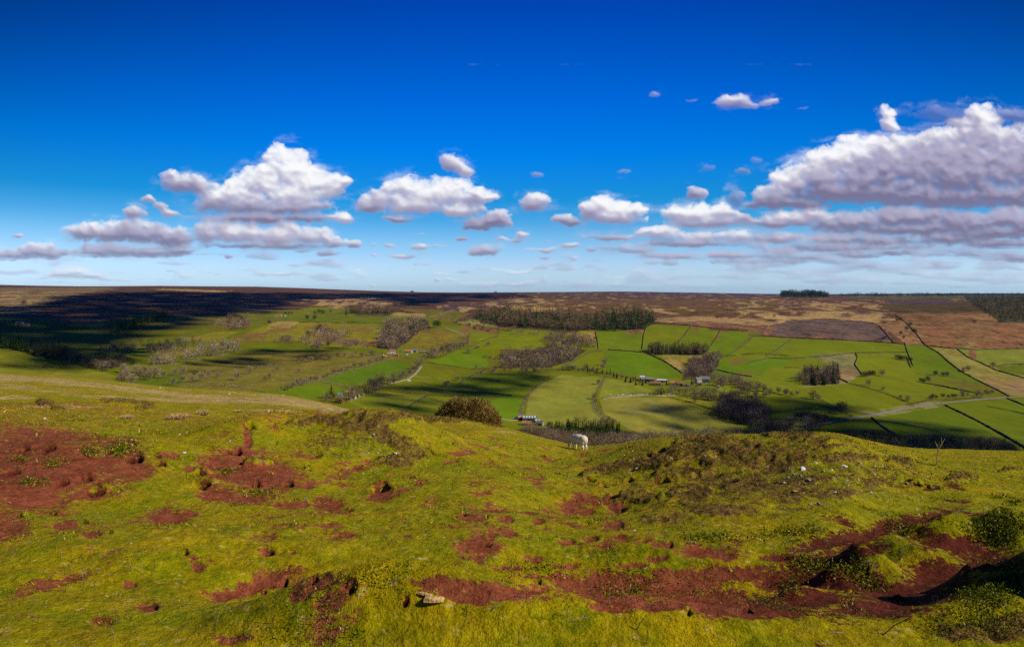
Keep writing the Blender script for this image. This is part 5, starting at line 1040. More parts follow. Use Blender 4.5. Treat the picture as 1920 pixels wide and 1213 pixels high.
# nearest farm, by the sheep
house('barn', 'long grey green barn roof dotted with pale rooflights', 993, 789, 13, 8, 3.2, 2.2, 'grey', 'green', -4, 2, 0, 'barn', True, 5)
house('barn', 'bright orange roofed shed in front of the long green barn', 987, 797, 7.5, 5, 2.4, 1.7, 'stone', 'orange', -4, 1, 0, 'barn')
house('barn', 'small orange roof left of the long green barn', 976, 786, 5, 4, 2.2, 1.3, 'stone', 'orange', 15, 1, 0, 'barn'); house('shed', 'small blue white shed at the end of the green barn', 1007, 792, 3.5, 3, 2.2, .9, 'white', 'white', 20, 1, 0, 'shed'); house('shed', 'pale shed on the sandy lane', 974, 783, 2.6, 2.6, 2.2, .9, 'white', 'blue', 0, 1, 0, 'shed'); house('farmhouse', 'sandstone cottage below the green barn', 1013, 797, 6, 4.5, 2.6, 1.8, 'stone', 'slate', -25, 2, 1)
# farm in the middle of the valley
house('barn', 'long rusty brown barn with a pale roof end', 1214, 715, 18, 9, 3.8, 2.2, 'grey', 'brown', -6, 2, 0, 'barn', True); house('barn', 'silver roofed end bay of the brown barn', 1204, 713, 6, 8, 4.2, 2.2, 'grey', 'white', -6, 1, 0, 'barn', True)
house('barn', 'long low white roofed shed between the barns', 1241, 716, 13, 6, 2.6, 1.3, 'grey', 'white', -9, 2, 0, 'barn', True); house('barn', 'red roofed building below the white shed', 1231, 722, 11, 6.5, 2.8, 2.0, 'pink', 'red', -12, 3, 0, 'barn')
house('barn', 'orange walled barn with a blue grey roof edge', 1262, 721, 7.5, 6, 2.8, 1.8, 'pink', 'orange', -5, 1, 0, 'barn'); house('barn', 'dull red roof next to the orange barn', 1274, 722, 8, 6, 2.6, 1.8, 'pink', 'red', -8, 2, 0, 'barn'); house('barn', 'low sandstone building at the end of the red roofs', 1287, 724, 9, 5, 2.2, 1.6, 'stone', 'slate', -12, 3, 0, 'barn')
house('farmhouse', 'big stone farmhouse with a dark slate roof in the purple wood', 1321, 717, 13, 8.5, 5.2, 3.4, 'stone', 'slate', -8, 4, 2); house('farmhouse', 'white gabled wing on the left of the stone farmhouse', 1309, 718, 7, 6, 4.6, 2.6, 'white', 'slate', 24, 2, 1); house('cottage', 'small pink cottage in front of the stone farmhouse', 1312, 722, 5, 4, 2.3, 1.4, 'pink', 'red', -15, 1, 0); house('barn', 'tiny white field barn alone in the pasture', 1347, 727, 2.6, 2.6, 2, 1.1, 'white', 'slate', 0, 1, 0, 'barn')
# farm with red roofs, left of centre
house('farmhouse', 'pale pink farmhouse with a red roof and white front', 736, 663, 10, 8, 5, 2.6, 'white', 'red', 12, 3, 1); house('outbuilding', 'orange roofed outbuilding at the foot of the pink farmhouse', 729, 666, 6, 5, 2.6, 1.8, 'pink', 'orange', 10, 1, 0, 'shed'); house('barn', 'long bright red roofed barn with a white front', 766, 661, 13, 7, 3, 2.2, 'white', 'orange', -4, 3, 0, 'barn'); house('barn', 'blue roofed barn at the end of the red one', 778, 660, 8, 7, 3, 1.8, 'grey', 'blue', -4, 1, 0, 'barn'); house('shed', 'small white shed between farmhouse and red barn', 753, 660, 3, 3, 2.5, .9, 'white', 'slate', 0, 1, 0, 'shed'); house('shed', 'low red shed in the farmyard', 743, 667, 8, 3.5, 2, 1.1, 'pink', 'red', -3, 1, 0, 'shed'); house('barn', 'grey roofed barn half hidden by trees', 796, 662, 14, 6, 2.6, 1.7, 'stone', 'slate', -3, 2, 0, 'barn')
house('farmhouse', 'red roofed farmhouse high on the left pasture', 524, 593, 13, 8, 4.2, 3, 'pink', 'red', 8, 3, 1); house('barn', 'low pale barn beside the high farmhouse', 517, 594, 9, 6, 2.4, 2.0, 'stone', 'red', 20, 1, 0, 'barn'); house('shed', 'tiny white shed right of the high farmhouse', 535, 593, 4, 4, 2.4, 1.4, 'white', 'white', 0, 1, 0, 'shed'); house('cottage', 'small pink cottage alone on the high pasture', 576, 589, 9, 6, 3.4, 2.4, 'pink', 'red', 6, 2, 1); house('cottage', 'small white cottage below the straw field', 770, 597, 4, 4, 3, 2, 'white', 'slate', 0, 1, 0)
house('farmhouse', 'dim farmhouse in the shade of the left valley', 37, 610, 14, 8, 4.5, 3, 'stone', 'slate', 6, 3, 1); house('barn', 'dim barn beside the shaded farmhouse', 50, 611, 10, 7, 3, 2, 'stone', 'slate', 6, 1, 0, 'barn'); house('shed', 'teal roofed shed among the trees by the yellow conifer', 637.5, 742, 3.6, 3.6, 2.0, 1.5, 'grey', 'teal', 0, 1, 0, 'shed')
for i, (x_, y_, lb) in enumerate([(656, 750, 'nearest'), (664, 747, 'second nearest'), (671, 744, 'third nearest'), (679, 741, 'farthest')]): house('cottage', lb + ' of the stone cottages in a row by the yellow conifer', x_, y_, 3.6, 3, 1.9, 1.2, ['stone', 'white', 'pink', 'grey'][i], ['slate', 'slate', 'red', 'slate'][i], -30, 1, 0, 'cottage')
# ---- parked vehicles and farmyard clutter
M_car = {c: noise_mat('paint_' + c, v_, tuple(min(1, a * 1.15) for a in v_), .5, rough=.35) for c, v_ in {'white': (.7, .7, .7), 'blue': (.05, .10, .22), 'silver': (.45, .47, .5)}.items()}
M_tyre = noise_mat('tyre', (.02, .02, .02), (.035, .035, .035), 4)
def van(label, px, py, c, yaw):
    P = far(px, py); e = empty('van', (P[0], P[1], P[2]), math.radians(yaw)); tag(e, label, 'van', 'vehicles parked at the farms')
    prof = [(-2.3, .4), (2.3, .4), (2.3, 1.1), (1.5, 1.25), (1.0, 2.0), (-2.2, 2.1)]
    v = [(x, -.9, z) for x, z in prof] + [(x, .9, z) for x, z in prof]; n = 6; f = [list(range(n))[::-1], list(range(n, 2 * n))] + [[i, (i + 1) % n, n + (i + 1) % n, n + i] for i in range(n)]
    poly_mesh('body', v, f, M_car[c], e)
    for x in (-1.4, 1.5):
        for y in (-.82, .82): vv, ff = prism((x, y - .12, .36), (x, y + .12, .36), .36, .36, 10); w_ = poly_mesh('wheel', np.concatenate([vv, [[x, y - .12, .36], [x, y + .12, .36]]]), ff.tolist() + [[i, (i + 1) % 10, 20] for i in range(10)] + [[10 + i, 10 + (i + 1) % 10, 21] for i in range(10)], M_tyre, e)
    vv, ff = box(-1.6, .9, -.93, .93, 1.35, 1.8); poly_mesh('window', vv, ff.tolist(), M_glass, e)
van('white van parked by the pink farmhouse', 719, 667, 'white', 70); van('white vehicle beside the farm van', 723, 668, 'white', 85); van('blue vehicle at the left end of the farmyard', 701, 666, 'blue', 10); van('silver vehicle in front of the blue roofed barn', 763, 666, 'silver', 40); van('blue vehicle parked beyond the green barn', 969, 787, 'blue', 0); van('white vehicle on the lane bend', 767, 715, 'white', 30)
# ---- heap of pale stone beside the farm track
M_rub = noise_mat('pale_quarry_stone', (.42, .34, .27), (.66, .58, .50), .8)
def stone_mesh(seed, flat=.6, sub=2, cuts=5):
    import bmesh
    bm = bmesh.new(); bmesh.ops.create_icosphere(bm, subdivisions=sub, radius=1); r = random.Random(seed)
    pl = [(Vector((r.gauss(0, 1), r.gauss(0, 1), r.gauss(0, 1))).normalized(), r.uniform(.45, .8)) for _ in range(cuts)]
    for v in bm.verts:
        for n_, d_ in pl:
            k = v.co.dot(n_) - d_
            if k > 0: v.co -= n_ * k
        v.co += v.co * r.uniform(-.04, .04); v.co.z *= flat
    me = bpy.data.meshes.new('stone'); bm.to_mesh(me); bm.free(); return me
SM = [stone_mesh(i, random.uniform(.5, .8)) for i in range(7)]
def stone(name, label, P, size, m_, group, cat='stone', mesh=None):
    base = mesh or random.choice(SM); key = (base.name, m_.name)
    if key not in PM:
        me = base.copy(); me.materials.clear(); me.materials.append(m_); PM[key] = me
    o = bpy.data.objects.new(name, PM[key]); col.objects.link(o); o.location = (P[0], P[1], P[2] + size * .12); o.scale = (size * random.uniform(.8, 1.3), size * random.uniform(.7, 1.1), size * random.uniform(.7, 1.1))
    o.rotation_euler = (random.uniform(-.3, .3), random.uniform(-.3, .3), random.uniform(0, 6.28)); tag(o, label, cat, group); return o
for p in along([(1146, 742), (1165, 741), (1200, 740), (1230, 739), (1262, 740)], 70, 2, 1.0): stone('boulder', 'pale block in the stone heap beside the farm track', far(*p), random.uniform(.5, 1.3), M_rub, 'blocks of the stone heap by the farm track', 'boulder')
for p in along([(780, 706), (795, 708), (808, 708)], 16, 1, .6): stone('boulder', 'brown block on the bank beside the farm lane', far(*p), random.uniform(.4, .8), M_rub, 'blocks on the lane bank', 'boulder')
# ---- distant sheep
def low_sheep():
    import bmesh
    bm = bmesh.new()
    def ell_(c, s):
        r_ = bmesh.ops.create_icosphere(bm, subdivisions=2, radius=1)
        for v in r_['verts']: v.co = Vector((v.co.x * s[0] + c[0], v.co.y * s[1] + c[1], v.co.z * s[2] + c[2]))
    ell_((0, 0, .62), (.55, .28, .30)); ell_((.62, 0, .55), (.18, .10, .12))
    for x in (-.35, .35):
        for y in (-.14, .14): ell_((x, y, .2), (.05, .05, .26))
    me = bpy.data.meshes.new('sheep'); bm.to_mesh(me); bm.free(); me.materials.append(noise_mat('distant_fleece', (.46, .43, .34), (.60, .56, .47), 4)); return me
LS = low_sheep()
def flock(label, poly, n):
    poly = np.array(poly, float); x0, y0 = poly.min(0); x1, y1 = poly.max(0); c_ = 0
    while c_ < n:
        p = (rng.uniform(x0, x1), rng.uniform(y0, y1))
        if not inpoly(np.array([p[0]]), np.array([p[1]]), poly)[0]: continue
        P = far(*p); o = bpy.data.objects.new('sheep', LS); col.objects.link(o); o.location = P - np.array([0, 0, .03]); o.rotation_euler = (0, 0, random.uniform(0, 6.28)); o.scale = (.95,) * 3; tag(o, label, 'sheep', label); c_ += 1
flock('tiny white sheep in the dull pasture left of centre', [(360, 690), (470, 672), (560, 690), (590, 700), (520, 722), (440, 728), (380, 715)], 46); flock('tiny white sheep in the upper dull pasture', [(600, 665), (690, 665), (660, 685), (580, 700), (560, 690)], 30); flock('tiny white sheep in the brightest left field', [(650, 695), (740, 680), (755, 700), (660, 715)], 12)
flock('tiny white sheep in the far left valley field', [(45, 676), (95, 680), (95, 687), (50, 684)], 9); flock('tiny white sheep in the fields right of centre', [(1720, 662), (1800, 705), (1760, 740), (1640, 730), (1640, 690)], 10); flock('tiny white sheep below the heathery dome', [(1500, 640), (1660, 648), (1660, 658), (1500, 655)], 6); flock('tiny white sheep in the sunny pasture by the lane', [(810, 690), (900, 700), (880, 712), (800, 720)], 6)
HAZE_D = 1.1e-5
# ------------------------------------------------------------------ the grazing sheep
def sdf_sheep():
    import bmesh
    bm = bmesh.new()
    def ell_(c, s, rot=0):
        r_ = bmesh.ops.create_icosphere(bm, subdivisions=3, radius=1)
        ca, sa = math.cos(rot), math.sin(rot)
        for v in r_['verts']:
            x, y, z = v.co.x * s[0], v.co.y * s[1], v.co.z * s[2]; v.co = Vector((x * ca + z * sa + c[0], y + c[1], -x * sa + z * ca + c[2]))
    def limb(pts):
        for (a, ra), (b_, rb) in zip(pts[:-1], pts[1:]):
            v, f = prism(a, b_, ra, rb, 10); vs = [bm.verts.new(p) for p in v]
            for q in f: bm.faces.new([vs[i] for i in q])
            bm.faces.new(vs[:10][::-1]); bm.faces.new(vs[10:])
            for c_, r_ in ((a, ra), (b_, rb)):
                s_ = bmesh.ops.create_icosphere(bm, subdivisions=2, radius=r_)
                for w_ in s_['verts']: w_.co += Vector(c_)
    ell_((0, 0, .60), (.50, .265, .27)); ell_((-.30, 0, .60), (.27, .25, .26)); ell_((.30, 0, .56), (.27, .235, .25)); ell_((.0, 0, .50), (.34, .27, .22))
    ell_((-.50, 0, .58), (.06, .06, .14))                       # tail
    limb([((.45, 0, .58), .14), ((.62, 0, .42), .10), ((.70, 0, .26), .07)])          # neck lowered to graze
    ell_((.76, 0, .15), (.135, .065, .075), math.radians(55)); ell_((.81, 0, .06), (.06, .045, .045)); ell_((.70, .10, .24), (.03, .07, .02)); ell_((.70, -.10, .24), (.03, .07, .02))
    for s in (-1, 1):
        limb([((-.36, s * .13, .48), .125), ((-.33, s * .145, .33), .075), ((-.42, s * .14, .20), .040), ((-.40, s * .14, .04), .034), ((-.38, s * .14, .0), .042)])   # hind leg with hock
        limb([((.33, s * .12, .42), .085), ((.34, s * .125, .24), .043), ((.33, s * .125, .05), .033), ((.345, s * .125, 0), .042)])
    me = bpy.data.meshes.new('sheep'); bm.to_mesh(me); bm.free(); return me
m, nt, b = mat('fleece')
tc = N(nt, 'ShaderNodeTexCoord'); sp_ = N(nt, 'ShaderNodeSeparateXYZ'); nt.links.new(tc.outputs['Object'], sp_.inputs[0])
nz_ = N(nt, 'ShaderNodeTexNoise'); nz_.inputs['Scale'].default_value = 14; nz_.inputs['Detail'].default_value = 6; nt.links.new(tc.outputs['Object'], nz_.inputs['Vector'])
r1 = N(nt, 'ShaderNodeValToRGB'); r1.color_ramp.elements[0].color = (.62, .49, .32, 1); r1.color_ramp.elements[1].color = (.82, .72, .54, 1); r1.color_ramp.elements[0].position = .35; r1.color_ramp.elements[1].position = .65; nt.links.new(nz_.outputs['Fac'], r1.inputs['Fac'])
mx_ = N(nt, 'ShaderNodeMix', data_type='RGBA'); nt.links.new(mrange(nt, sp_.outputs['Z'], .26, .36, 0, 1), mx_.inputs[0]); mx_.inputs[6].default_value = (.86, .83, .76, 1); nt.links.new(r1.outputs['Color'], mx_.inputs[7]); nt.links.new(mx_.outputs[2], b.inputs['Base Color'])
bp = N(nt, 'ShaderNodeBump'); bp.inputs['Distance'].default_value = .03; nt.links.new(nz_.outputs['Fac'], bp.inputs['Height']); nt.links.new(bp.outputs['Normal'], b.inputs['Normal'])
me = sdf_sheep(); me.materials.append(m); so = bpy.data.objects.new('sheep', me); col.objects.link(so)
md = so.modifiers.new('fuse', 'REMESH'); md.mode = 'VOXEL'; md.voxel_size = .018; md.use_smooth_shade = True
sm_ = so.modifiers.new('soften', 'SMOOTH'); sm_.iterations = 4
P = on_hill(1086, 842.5); so.location = (P[0], P[1], P[2] - .03); so.rotation_euler = (0, 0, math.radians(134)); so.scale = (1.06, 1.08, 1.08)
tag(so, 'cream sheep grazing with lowered head on the green crest', 'sheep')

# ------------------------------------------------------------------ stones on the hillside
M_white = noise_mat('pale_limestone', (.50, .47, .43), (.74, .71, .66), 6, bump=.02); M_tan = noise_mat('ochre_sandstone', (.46, .27, .08), (.66, .43, .17), 5, bump=.03); M_gry = noise_mat('grey_stone', (.22, .21, .20), (.40, .38, .35), 7, bump=.03)
SB = [stone_mesh(40 + i, random.uniform(.5, .75), 3, 7) for i in range(6)]
SL = [(741, 851, 6, 'w', 'bright white stone on the brown topped mound'), (722, 858, 5, 'g', 'grey stone left of the white one on the mound'), (690, 850, 4, 'w', None), (708, 849, 4, 'w', None), (700, 817, 5, 'w', None), (712, 828, 4, 'g', None), (681, 888, 5, 'w', None), (650, 878, 4, 'w', None), (709, 884, 5, 'g', None),
 (877, 850, 7, 'g', 'flat grey stone on red earth in the saddle'), (574, 936, 7, 'g', 'grey stone right of the left red bank'), (345, 849, 6, 'w', 'pale stone at the left red bank'), (337, 815, 5, 'w', 'pale stone above the left red bank'), (431, 828, 6, 'w', 'pale stone beside the red gully'), (84, 785, 5, 'w', 'pale stone on the upper left turf'), (300, 727, 3, 'w', None), (430, 739, 3, 'w', None), (530, 741, 3, 'w', None),
 (246, 1019, 4, 'w', 'tiny bright stone on the lower left turf'), (232, 1054, 4, 'w', 'second tiny bright stone on the lower left turf'), (1187, 861, 8, 'g', 'pale boulder on the brown right mound'), (1257, 860, 8, 't', 'tan boulder beside the brown heather'), (1193, 880, 8, 'g', 'grey slab under the pale boulder'), (1182, 889, 6, 'w', 'small white stone under the grey slab'), (1072, 896, 6, 'g', 'grey stone above the red burrow'),
 (1503, 880, 12, 'w', 'largest pale slab among the scree'), (1490, 890, 8, 'g', None), (1478, 897, 9, 'g', None), (1500, 894, 7, 'g', None), (1516, 902, 9, 'g', None), (1470, 905, 5, 'w', None), (1583, 876, 9, 'w', None), (1612, 873, 11, 't', None), (1640, 877, 6, 'w', None), (1655, 875, 5, 'w', None), (1570, 895, 5, 'g', None), (1610, 901, 5, 'w', None), (1530, 868, 5, 'w', None), (1564, 924, 6, 'w', None), (1633, 925, 7, 'w', None), (1628, 912, 4, 'g', None), (1535, 945, 8, 'g', None), (1490, 922, 9, 't', None), (1520, 945, 5, 'w', None), (1548, 967, 4, 't', None),
 (1410, 1008, 6, 'w', None), (1424, 1012, 6, 'w', None), (1700, 908, 7, 't', None), (1720, 955, 4, 'w', None), (1728, 933, 4, 'w', None), (1345, 1010, 4, 'w', None), (1440, 875, 4, 'w', None), (1322, 856, 5, 'w', None), (1342, 857, 4, 'w', None), (1370, 1070, 8, 't', 'orange brown stone in the red soil'), (1190, 995, 4, 'w', None), (1640, 890, 5, 'w', None), (1560, 882, 4, 'w', None), (1600, 887, 4, 'g', None), (1545, 885, 4, 'w', None), (1590, 910, 4, 'w', None), (1480, 880, 5, 'w', None), (1663, 884, 4, 'w', None), (1675, 880, 3, 'w', None)]
def zone(x_, y_):
    if x_ < 640: return 'small pale stone on the straw ridge at the left', 'stones on the straw ridge'
    if x_ < 800: return 'small stone on the slope of the brown topped mound', 'stones on the left mound'
    if x_ > 1400 and y_ < 950: return 'broken stone in the scree on the right mound', 'scree stones on the right mound'
    return 'small stone lying on the lower right slope', 'stones on the lower right slope'
for (x_, y_, s_, k_, lb) in SL:
    P = on_hill(x_, y_); z_ = zone(x_, y_); size = s_ * P[1] / F * .62
    stone('stone', lb or z_[0], P, size, {'w': M_white, 'g': M_gry, 't': M_tan}[k_], None if lb else z_[1], 'stone', random.choice(SB))
for i in range(90):
    if i < 45: x_, y_ = rng.normal(1560, 60), rng.normal(893, 16)
    elif i < 65: x_, y_ = rng.normal(1610, 60), rng.normal(925, 20)
    else: x_, y_ = rng.normal(715, 35), rng.normal(850, 20)
    if y_ < 862 and x_ > 1000: continue
    P = on_hill(x_, y_); z_ = zone(x_, y_); stone('stone', z_[0], P, rng.uniform(1.0, 2.6) * P[1] / F, random.choice([M_white, M_gry, M_gry, M_tan]), z_[1], 'stone', random.choice(SB))
# the ochre slab near the camera
def slab(pts, h, name, label, px_, py_, rz, s):
    n = len(pts); r = random.Random(5); v = []
    for (k, z, sc_) in ((0, -.3, 1.02), (1, .55, 1.0), (2, 1.0, .86)):
        for (x, y) in pts: v.append((x * sc_ + r.uniform(-.02, .02), y * sc_ + r.uniform(-.02, .02), z * h + r.uniform(-.05, .05) * h))
    f = [list(range(n))[::-1], list(range(2 * n, 3 * n))] + [[k * n + i, k * n + (i + 1) % n, (k + 1) * n + (i + 1) % n, (k + 1) * n + i] for k in range(2) for i in range(n)]
    me = bpy.data.meshes.new(name); me.from_pydata(v, [], f); me.update(); me.materials.append(M_tan)
    o = bpy.data.objects.new(name, me); col.objects.link(o); P = on_hill(px_, py_); o.location = (P[0], P[1], P[2] + .01); o.rotation_euler = (math.radians(-14), math.radians(4), rz); o.scale = (s, s, s)
    bv = o.modifiers.new('wear', 'BEVEL'); bv.width = .015; bv.segments = 2; tag(o, label, 'stone'); return o
slab([(-.62, -.28), (-.1, -.38), (.55, -.22), (.75, .05), (.35, .32), (-.2, .36), (-.6, .18)], .26, 'sandstone_slab', 'large ochre sandstone slab lying on the nearest turf', 812, 1128, .15, .15)
slab([(-.7, -.2), (-.2, -.3), (.6, -.18), (.7, .1), (.1, .26), (-.6, .2)], .16, 'sandstone_slab', 'thin ochre slab leaning behind the large one', 797, 1120, -.2, .105)

# ------------------------------------------------------------------ straw tussocks
M_straw = attr_mat('dry_grass', 'col', .2, 3)
def tussock(label, px_, py_, wpx, hpx, group=None):
    P = on_hill(px_, py_); u = P[1] / F; n = 700; w_ = wpx * u / 2; h_ = hpx * u
    r = rng.random(n) ** .5; a = rng.random(n) * 6.283; B = np.stack([np.cos(a) * r * w_ * .75, np.sin(a) * r * w_ * .5, -.03 + 0 * r], 1)
    Dv = np.stack([np.cos(a) * r * .9, np.sin(a) * r * .6, 1.0 + 0 * r], 1) + rng.normal(size=(n, 3)) * .22
    v, f = slivers(B, Dv, h_ * (.6 + .5 * rng.random(n)), u * .9)
    c = np.array([.62, .42, .19])[None, :] * (.65 + .6 * rng.random(n))[:, None]
    o = mk('grass_tussock', v, f, M_straw, attrs={'col': np.repeat(c, 3, 0)}); o.location = P; tag(o, label, 'grass tussock', group); return o
tussock('upright straw coloured tussock, rightmost of the three on the left turf', 381, 778, 18, 12); tussock('broad straw coloured tussock, middle of the three on the left turf', 333, 785, 40, 13); tussock('small straw tussock, leftmost of the three on the left turf', 239, 785, 18, 10); tussock('flat straw tussock just right of the broad one', 352, 782, 16, 7); tussock('faint straw tuft near the top of the middle turf', 447, 773, 16, 6)

# ------------------------------------------------------------------ the round bush on the crest
def bush_mesh():
    n = 17000; r_ = np.random.default_rng(3); V = []; Cc = []
    lobes = [(-1.35, 0, 1.25, 1.15), (.9, .2, 1.15, 1.25), (-.15, 0, 1.3, 1.3), (-.95, -.2, 1.85, .75), (1.7, 0, .8, .95), (-1.9, 0, .8, .8), (.6, .3, 1.7, .75), (2.15, .1, .5, .6)]
    for (x, y, z, s) in lobes:
        k = int(n * s / 7.3); u = sph(k, r_); rad = r_.random(k) ** .3 * s * (1 + .16 * np.sin(u[:, 0] * 9 + x * 3) * np.cos(u[:, 2] * 8)); P_ = u * rad[:, None] * np.array([1, .85, .9]) + np.array([x, y, z])
        m_ = P_[:, 2] > -.1; P_ = P_[m_]; u = u[m_]; D_ = u + np.array([0, 0, .7]) + r_.normal(size=u.shape) * .4
        v, f = slivers(P_, D_, .14 + .16 * r_.random(len(P_)), .035 + .02 * r_.random(len(P_)), r_); V.append(v); Cc.append(np.repeat((.55 + .9 * r_.random(len(P_)))[:, None], 3, 0))
    return np.concatenate(V), np.concatenate(Cc)
v, c = bush_mesh(); Yb = float(np.interp(880, CR[:, 0], CR[:, 2])) * 1.04; xb = (878 - CX) / F * Yb; zb = -(797 - HY) / F * Yb
e = empty('gorse_bush', (xb, Yb, zb - .25), 0, Yb / F * 114 / 5.0); tag(e, 'large round olive brown bush on the crest of the hill', 'bush')
mk('foliage', v, np.arange(len(v)).reshape(-1, 3), M_twig, e, attrs={'col': np.array(COLS['gorse'])[None, :] * 1.15 * c})
st_ = [prism((math.cos(i) * .3, math.sin(i) * .2, -.3), (math.cos(i * 1.7) * 1.7, math.sin(i * 1.7) * .6, 1.6), .06, .015, 5) for i in range(14)]; vv, ff = joinq(st_); mk('stem', vv, ff, M_barkd, e)

# ------------------------------------------------------------------ dead stalks and fallen sticks
M_stalk = noise_mat('dead_stalk', (.06, .035, .02), (.14, .09, .05), 9); M_pale = noise_mat('bleached_twig', (.26, .18, .10), (.48, .36, .23), 9)
def twig(name, label, px_, py_, top, m_, group=None, forks=2, thick=1.3, seed=0, cat='stalk'):
    """top: list of (dx px, dy px up) giving the stalk's line from its foot"""
    P = on_hill(px_, py_); u = P[1] / F; r = random.Random(seed + px_ * 7 + py_); pts = [np.array((0, 0, -.04))] + [np.array((a * u, r.uniform(-.2, .2) * abs(b_) * u, b_ * u)) for a, b_ in top]
    parts = []; R_ = thick * u / 2
    for i in range(len(pts) - 1): parts.append(prism(pts[i], pts[i + 1], R_ * (1 - .6 * i / len(pts)), R_ * (1 - .6 * (i + 1) / len(pts)), 5))
    for k in range(forks):
        t = r.uniform(.35, .85); i = min(int(t * (len(pts) - 1)), len(pts) - 2); q = pts[i] * .4 + pts[i + 1] * .6; L0_ = np.linalg.norm(pts[-1]) * r.uniform(.2, .4)
        d = np.array([r.uniform(-.8, .8), r.uniform(-.4, .4), 1.0]); d /= np.linalg.norm(d); parts.append(prism(q, q + d * L0_, R_ * .55, R_ * .2, 4))
    v, f = joinq(parts); o = mk(name, v, f, m_); o.location = P; tag(o, label, cat, group); return o
twig('dead_sapling', 'tall bleached forked sapling standing on the right mound', 1756, 872, [(2, 22), (4, 32)], M_pale, None, 0, 2.0)
P = on_hill(1756, 872); o = bpy.data.objects['dead_sapling']
u_ = P[1] / F
v, f = joinq([prism((3 * u_, 0, 27 * u_), (16 * u_, .02, 50 * u_), 1.0 * u_, .5 * u_, 5), prism((3.5 * u_, 0, 30 * u_), (-2 * u_, .02, 44 * u_), .7 * u_, .3 * u_, 4), prism((10 * u_, .01, 40 * u_), (9 * u_, 0, 52 * u_), .5 * u_, .2 * u_, 4)]); k_ = mk('branch', v, f, M_pale, o)
TW = [(1475, 1114 - 4, [(9, -4 + 8), (30, 9), (50, 20)], 'p')]
twig('fallen_stick', 'long dark stick leaning at the foot of the nearest mound', 596, 1132, [(20, 24), (36, 44), (47, 62)], M_stalk, None, 1, 2.2, 1, 'stick'); twig('dead_stalk', 'dark bent stalk left of the long stick', 514, 1136, [(6, 28), (14, 52)], M_stalk, None, 1, 1.5, 2)
twig('fallen_stick', 'dark stick slanting on the turf at the bottom', 1191, 1180, [(9, 12), (22, 28)], M_stalk, None, 0, 2.0, 3, 'stick'); twig('fallen_stick', 'dark curved stick in the bottom right grass', 1648, 1190, [(30, 16), (60, 36)], M_stalk, None, 0, 2.6, 4, 'stick')
twig('dead_stalk', 'bleached upright stalk in the red soil right of centre', 1141, 1131, [(3, 14), (5, 26)], M_pale, None, 0, 2.2, 5); twig('dead_stalk', 'bleached stalk standing before the red pit on the right', 1587, 1152, [(2, 12), (1, 24)], M_pale, None, 1, 2.2, 6)
twig('fallen_stick', 'pale stick lying on the turf under the nearest mound', 1055, 1166, [(20, 4), (50, 9)], M_pale, None, 1, 1.8, 7, 'stick'); twig('fallen_stick', 'short white stick lying flat at the bottom', 1069, 1176, [(12, 1), (14, 0)], M_pale, None, 0, 1.8, 8, 'stick'); twig('fallen_stick', 'pale stick lying flat in the right foreground', 1542, 1187, [(20, 2), (40, 1)], M_pale, None, 0, 2.0, 9, 'stick'); twig('fallen_stick', 'bleached twig lying across the dark soil left of centre', 915, 1148, [(14, 9), (30, 18)], M_pale, None, 1, 1.6, 10, 'stick'); twig('fallen_stick', 'white crooked twig above the red soil', 1092, 1074, [(6, 3), (14, 1)], M_pale, None, 0, 1.8, 11, 'stick'); twig('fallen_stick', 'dark twig lying at the bottom right of centre', 1232, 1190, [(14, -2), (26, -6)], M_stalk, None, 0, 2.0, 12, 'stick')
twig('dead_stalk', 'tall thin stalk at the bottom right of centre', 1213, 1208, [(0, 14), (1, 26)], M_stalk, None, 2, 1.4, 13); twig('dead_stalk', 'tall thin stalk at the bottom of the centre', 972, 1210, [(0, 16), (1, 28)], M_stalk, None, 0, 1.4, 14); twig('dead_stalk', 'short dark stalk on the nearest mound at the bottom', 719, 1212, [(0, 10), (1, 22)], M_stalk, None, 1, 1.5, 15)
def stalks(label, n, box_, h=(10, 26), m_=None, th=1.1):
    for i in range(n):
        x_, y_ = random.uniform(box_[0], box_[1]), random.uniform(box_[2], box_[3]); hh = random.uniform(*h); lean = random.uniform(-.5, .5)
        twig('dead_stalk', label, int(x_), int(y_), [(lean * hh * .4, hh * .5), (lean * hh, hh)], m_ or random.choice([M_stalk, M_stalk, M_stalk, M_stalk, M_pale]), label, random.randint(0, 2), th, i)
stalks('thin dead stalk on the lower left turf', 46, (20, 480, 1040, 1210), (8, 24)); stalks('thin dead stalk by the left foot of the nearest mound', 18, (400, 640, 1110, 1200), (10, 26)); stalks('thin dead stalk in the red soil in the middle', 30, (860, 1330, 1090, 1170), (8, 22)); stalks('thin dead stalk among the right hand hummocks', 34, (1440, 1910, 1000, 1200), (10, 30)); stalks('thin pale stalk along the foot of the right mound', 16, (1290, 1560, 1010, 1050), (8, 18), M_pale); stalks('tiny dead stalk on the middle turf', 26, (560, 1240, 930, 1080), (6, 14)); stalks('dead stalk behind the red bank on the far right', 10, (1780, 1880, 960, 985), (10, 20), M_pale)

